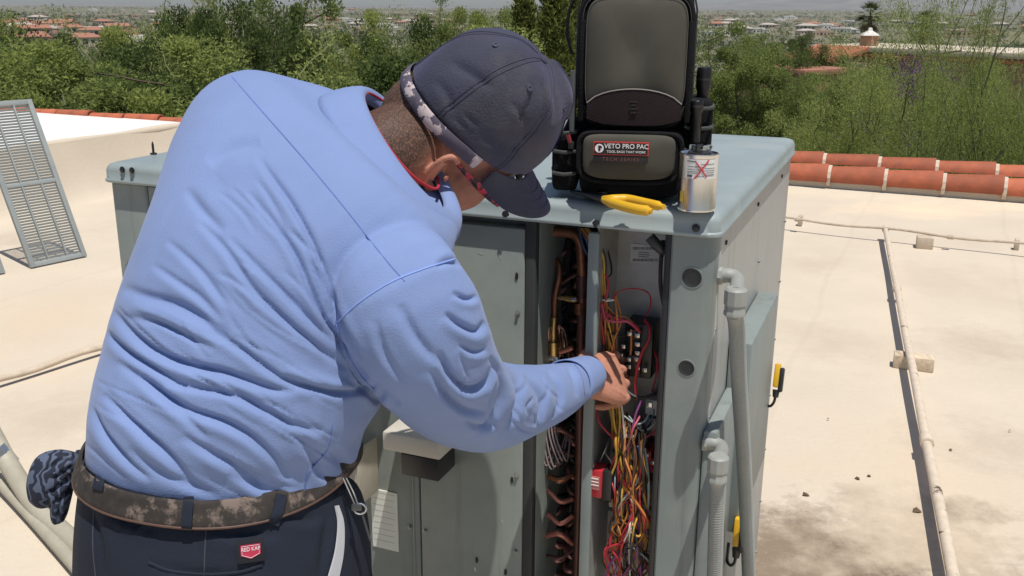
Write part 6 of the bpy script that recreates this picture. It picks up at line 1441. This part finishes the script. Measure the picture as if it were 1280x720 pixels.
for k, px, py, sc in [(0, 70, 36, 1.2), (1, 42, 44, 1.2), (0, 118, 46, 1.1), (1, 30, 58, 1.3), (0, 104, 58, 1.2), (1, 150, 56, 1.1), (0, 152, 50, 1.), (3, 12, 58, 1.1), (3, 165, 62, 1.2), (2, 142, 22, 1.2), (2, 168, 22, 1.2), (2, 232, 30, 1.1), (0, 262, 32, 1.1), (4, 285, 34, 1.), (2, 215, 26, 1.1), (1, 12, 34, 1.1), (4, 48, 26, 1.2), (2, 88, 22, 1.2), (3, 116, 14, 1.4), (4, 190, 18, 1.3), (2, 240, 18, 1.3),
                      (3, 428, 27, 1.1), (4, 445, 34, 1.1), (2, 466, 28, 1.1), (3, 480, 36, 1.1), (2, 488, 26, 1.2), (4, 512, 30, 1.2), (3, 524, 38, 1.1), (2, 500, 20, 1.3), (2, 540, 24, 1.2), (4, 560, 28, 1.2), (0, 440, 13, 1.4), (2, 395, 22, 1.2), (3, 410, 16, 1.3), (2, 575, 20, 1.3),
                      (2, 886, 22, 1.2), (0, 898, 28, 1.1), (4, 908, 34, 1.1), (2, 925, 28, 1.2), (3, 972, 28, 1.2), (3, 985, 24, 1.3), (4, 960, 36, 1.1), (3, 1028, 37, 1.1), (2, 1000, 30, 1.2), (3, 1060, 30, 1.1), (3, 1055, 42, 1.), (4, 1120, 30, 1.2), (2, 1185, 32, 1.3), (3, 1140, 32, 1.3), (4, 940, 20, 1.3), (2, 912, 18, 1.3), (3, 1010, 22, 1.4), (4, 1250, 34, 1.3), (2, 1100, 22, 1.4)]:
    put_house(k, px, py, sc)
for i in range(70):
    px = rnd.choice([rnd.uniform(-20, 300), rnd.uniform(380, 600), rnd.uniform(880, 1300)]); put_house(rnd.choice([0, 1, 2, 2, 3, 4, 4]), px, rnd.uniform(15, 46) + (px - 640) * .006, rnd.uniform(.9, 1.3))
# neighbour's long house on the right slope
def nb_pt(px, py, d): q = ray(px, py); q = q / math.hypot(q.x, q.y); return EYE + q * d
nh = thing('neighbour_house', 'long pinkish stucco house with cream parapet cap behind the palo verdes', 'house', (22, 66, -6))
a_, b_ = nb_pt(1015, 60, 72), nb_pt(1300, 64, 64); dv = (b_ - a_); dv.z = 0; ln = dv.length; dx_ = dv / ln; dy_ = Vector((-dx_.y, dx_.x, 0)); mid = (a_ + b_) / 2
zt = a_.z; AXN = (dx_, dy_, EZ)
mb = MB(); mb.box(Vector((mid.x, mid.y, zt - 2.6)) + dy_ * 4, (ln, 8, 5.0), AXN); build('wall', mb, mat('pink_stucco', (.36, .20, .13), rough=.9, var=.12, scale=1.5), nh)
mb = MB(); mb.box(Vector((mid.x, mid.y, zt + .05)) + dy_ * 4, (ln + .3, 8.3, .34), AXN); build('parapet_cap', mb, HW_['cream'], nh, bevel=.04)
mb = MB(); mb.box(Vector((mid.x, mid.y, zt - .32)) + dy_ * 3.9, (ln + .2, 8.15, .16), AXN); build('tile_band', mb, CLAY, nh)
c_ = nb_pt(1077, 58, 71); mb = MB(); mb.box(Vector((c_.x, c_.y, zt + .4)) + dy_ * .8, (.9, .8, 1.0), AXN); ch = build('chimney', mb, MATS['pink_stucco'], nh)
mb = MB(); mb.lathe([(.75, 0), (.7, .08), (.2, .32), (.15, .5), (.05, .52)], Vector((c_.x, c_.y, zt + .9)) + dy_ * .8, AXN, 4); build('chimney_cap', mb, HW_['white'], ch)
for k in range(4):
    q = a_ + dx_ * (ln * (.2 + .2 * k)); mb = MB(); mb.box(Vector((q.x, q.y, zt - 1.6)) - dy_ * .02, (1.3, .12, 1.2), AXN); build('window', mb, GLS, nh)
rh = thing('tile_roof_house', 'house with a bright red clay tile roof and shaded porch beyond the slope', 'house', (18, 62, -6))
q0 = nb_pt(1003, 75, 64); X0 = dx_; zr = q0.z
def rq(x, y, z): return q0 + X0 * x + dy_ * y + EZ * z
ROOFR = mat('roof_red', (.36, .125, .072), rough=.85, var=.2, scale=3)
mb = MB(); rp_ = [rq(-2.3, 0, 0), rq(2.3, 0, 0), rq(2.3, 3.6, .75), rq(-1.6, 3.6, .75)]
mb.add(rp_ + [p - EZ * .16 for p in rp_], [(0, 1, 2, 3), (7, 6, 5, 4), (0, 4, 5, 1), (1, 5, 6, 2), (2, 6, 7, 3), (3, 7, 4, 0)]); rf = build('roof', mb, ROOFR, rh, smooth=None)
n_c = 16
for k in range(n_c):
    f = (k + .5) / n_c; mb = MB(); mb.tube([rp_[0].lerp(rp_[1], f) + EZ * .02, rp_[3].lerp(rp_[2], f) + EZ * .02], .09, 6); build('tile_row', mb, ROOFR, rf)
mb = MB(); mb.box(rq(0, 2.2, -1.75), (4.0, 3.4, 3.1), AXN); build('wall', mb, HW_['tan'], rh)
for sx in (-2.0, 2.0):
    mb = MB(); mb.box(rq(sx, .2, -1.7), (.25, .25, 3.0), AXN); build('porch_post', mb, HW_['tan'], rh)
# pale retaining wall and path edge on the slope
w0_, w1_ = on_land(872, 131), on_land(968, 134); dv = w1_ - w0_; ax_ = (dv.normalized(), EZ.cross(dv.normalized()), EZ); mb = MB(); mb.box((w0_ + w1_) / 2 + EZ * .15, (dv.length, .4, .7), ax_)
tag(build('garden_wall', mb, HW_['white'], bevel=.03), 'low pale retaining wall crossing the bare slope', 'wall')
q0 = nb_pt(955, 98, 58); t = thing('terracotta_house', 'small terracotta stucco house half hidden on the slope behind the round mesquite', 'house', Vector((q0.x, q0.y, -6)))
mb = MB(); mb.box(q0 + dy_ * 2 - EZ * 1.2, (5.5, 4, 3.0), AXN); build('wall', mb, MATS['pink_stucco'], t, bevel=.05)
mb = MB(); mb.box(q0 + dy_ * 2 + EZ * .45, (5.8, 4.3, .35), AXN); build('roof', mb, RT, t, bevel=.05)

# ------------------------------------------------------------------ air
mb = MB(); mb.box((0, 7000, 130), (36000, 21500, 360)); hz_ = build('haze', mb, None, smooth=None); tag(hz_, kind='stuff')
vm = bpy.data.materials.new('haze'); vm.use_nodes = True; vn = vm.node_tree; vn.nodes.clear(); pv_ = vn.nodes.new('ShaderNodeVolumePrincipled'); pv_.inputs['Color'].default_value = (.80, .88, 1.0, 1); pv_.inputs['Density'].default_value = 2.4e-5; pv_.inputs['Anisotropy'].default_value = .2
vo = vn.nodes.new('ShaderNodeOutputMaterial'); vn.links.new(pv_.outputs[0], vo.inputs['Volume']); hz_.data.materials.append(vm)
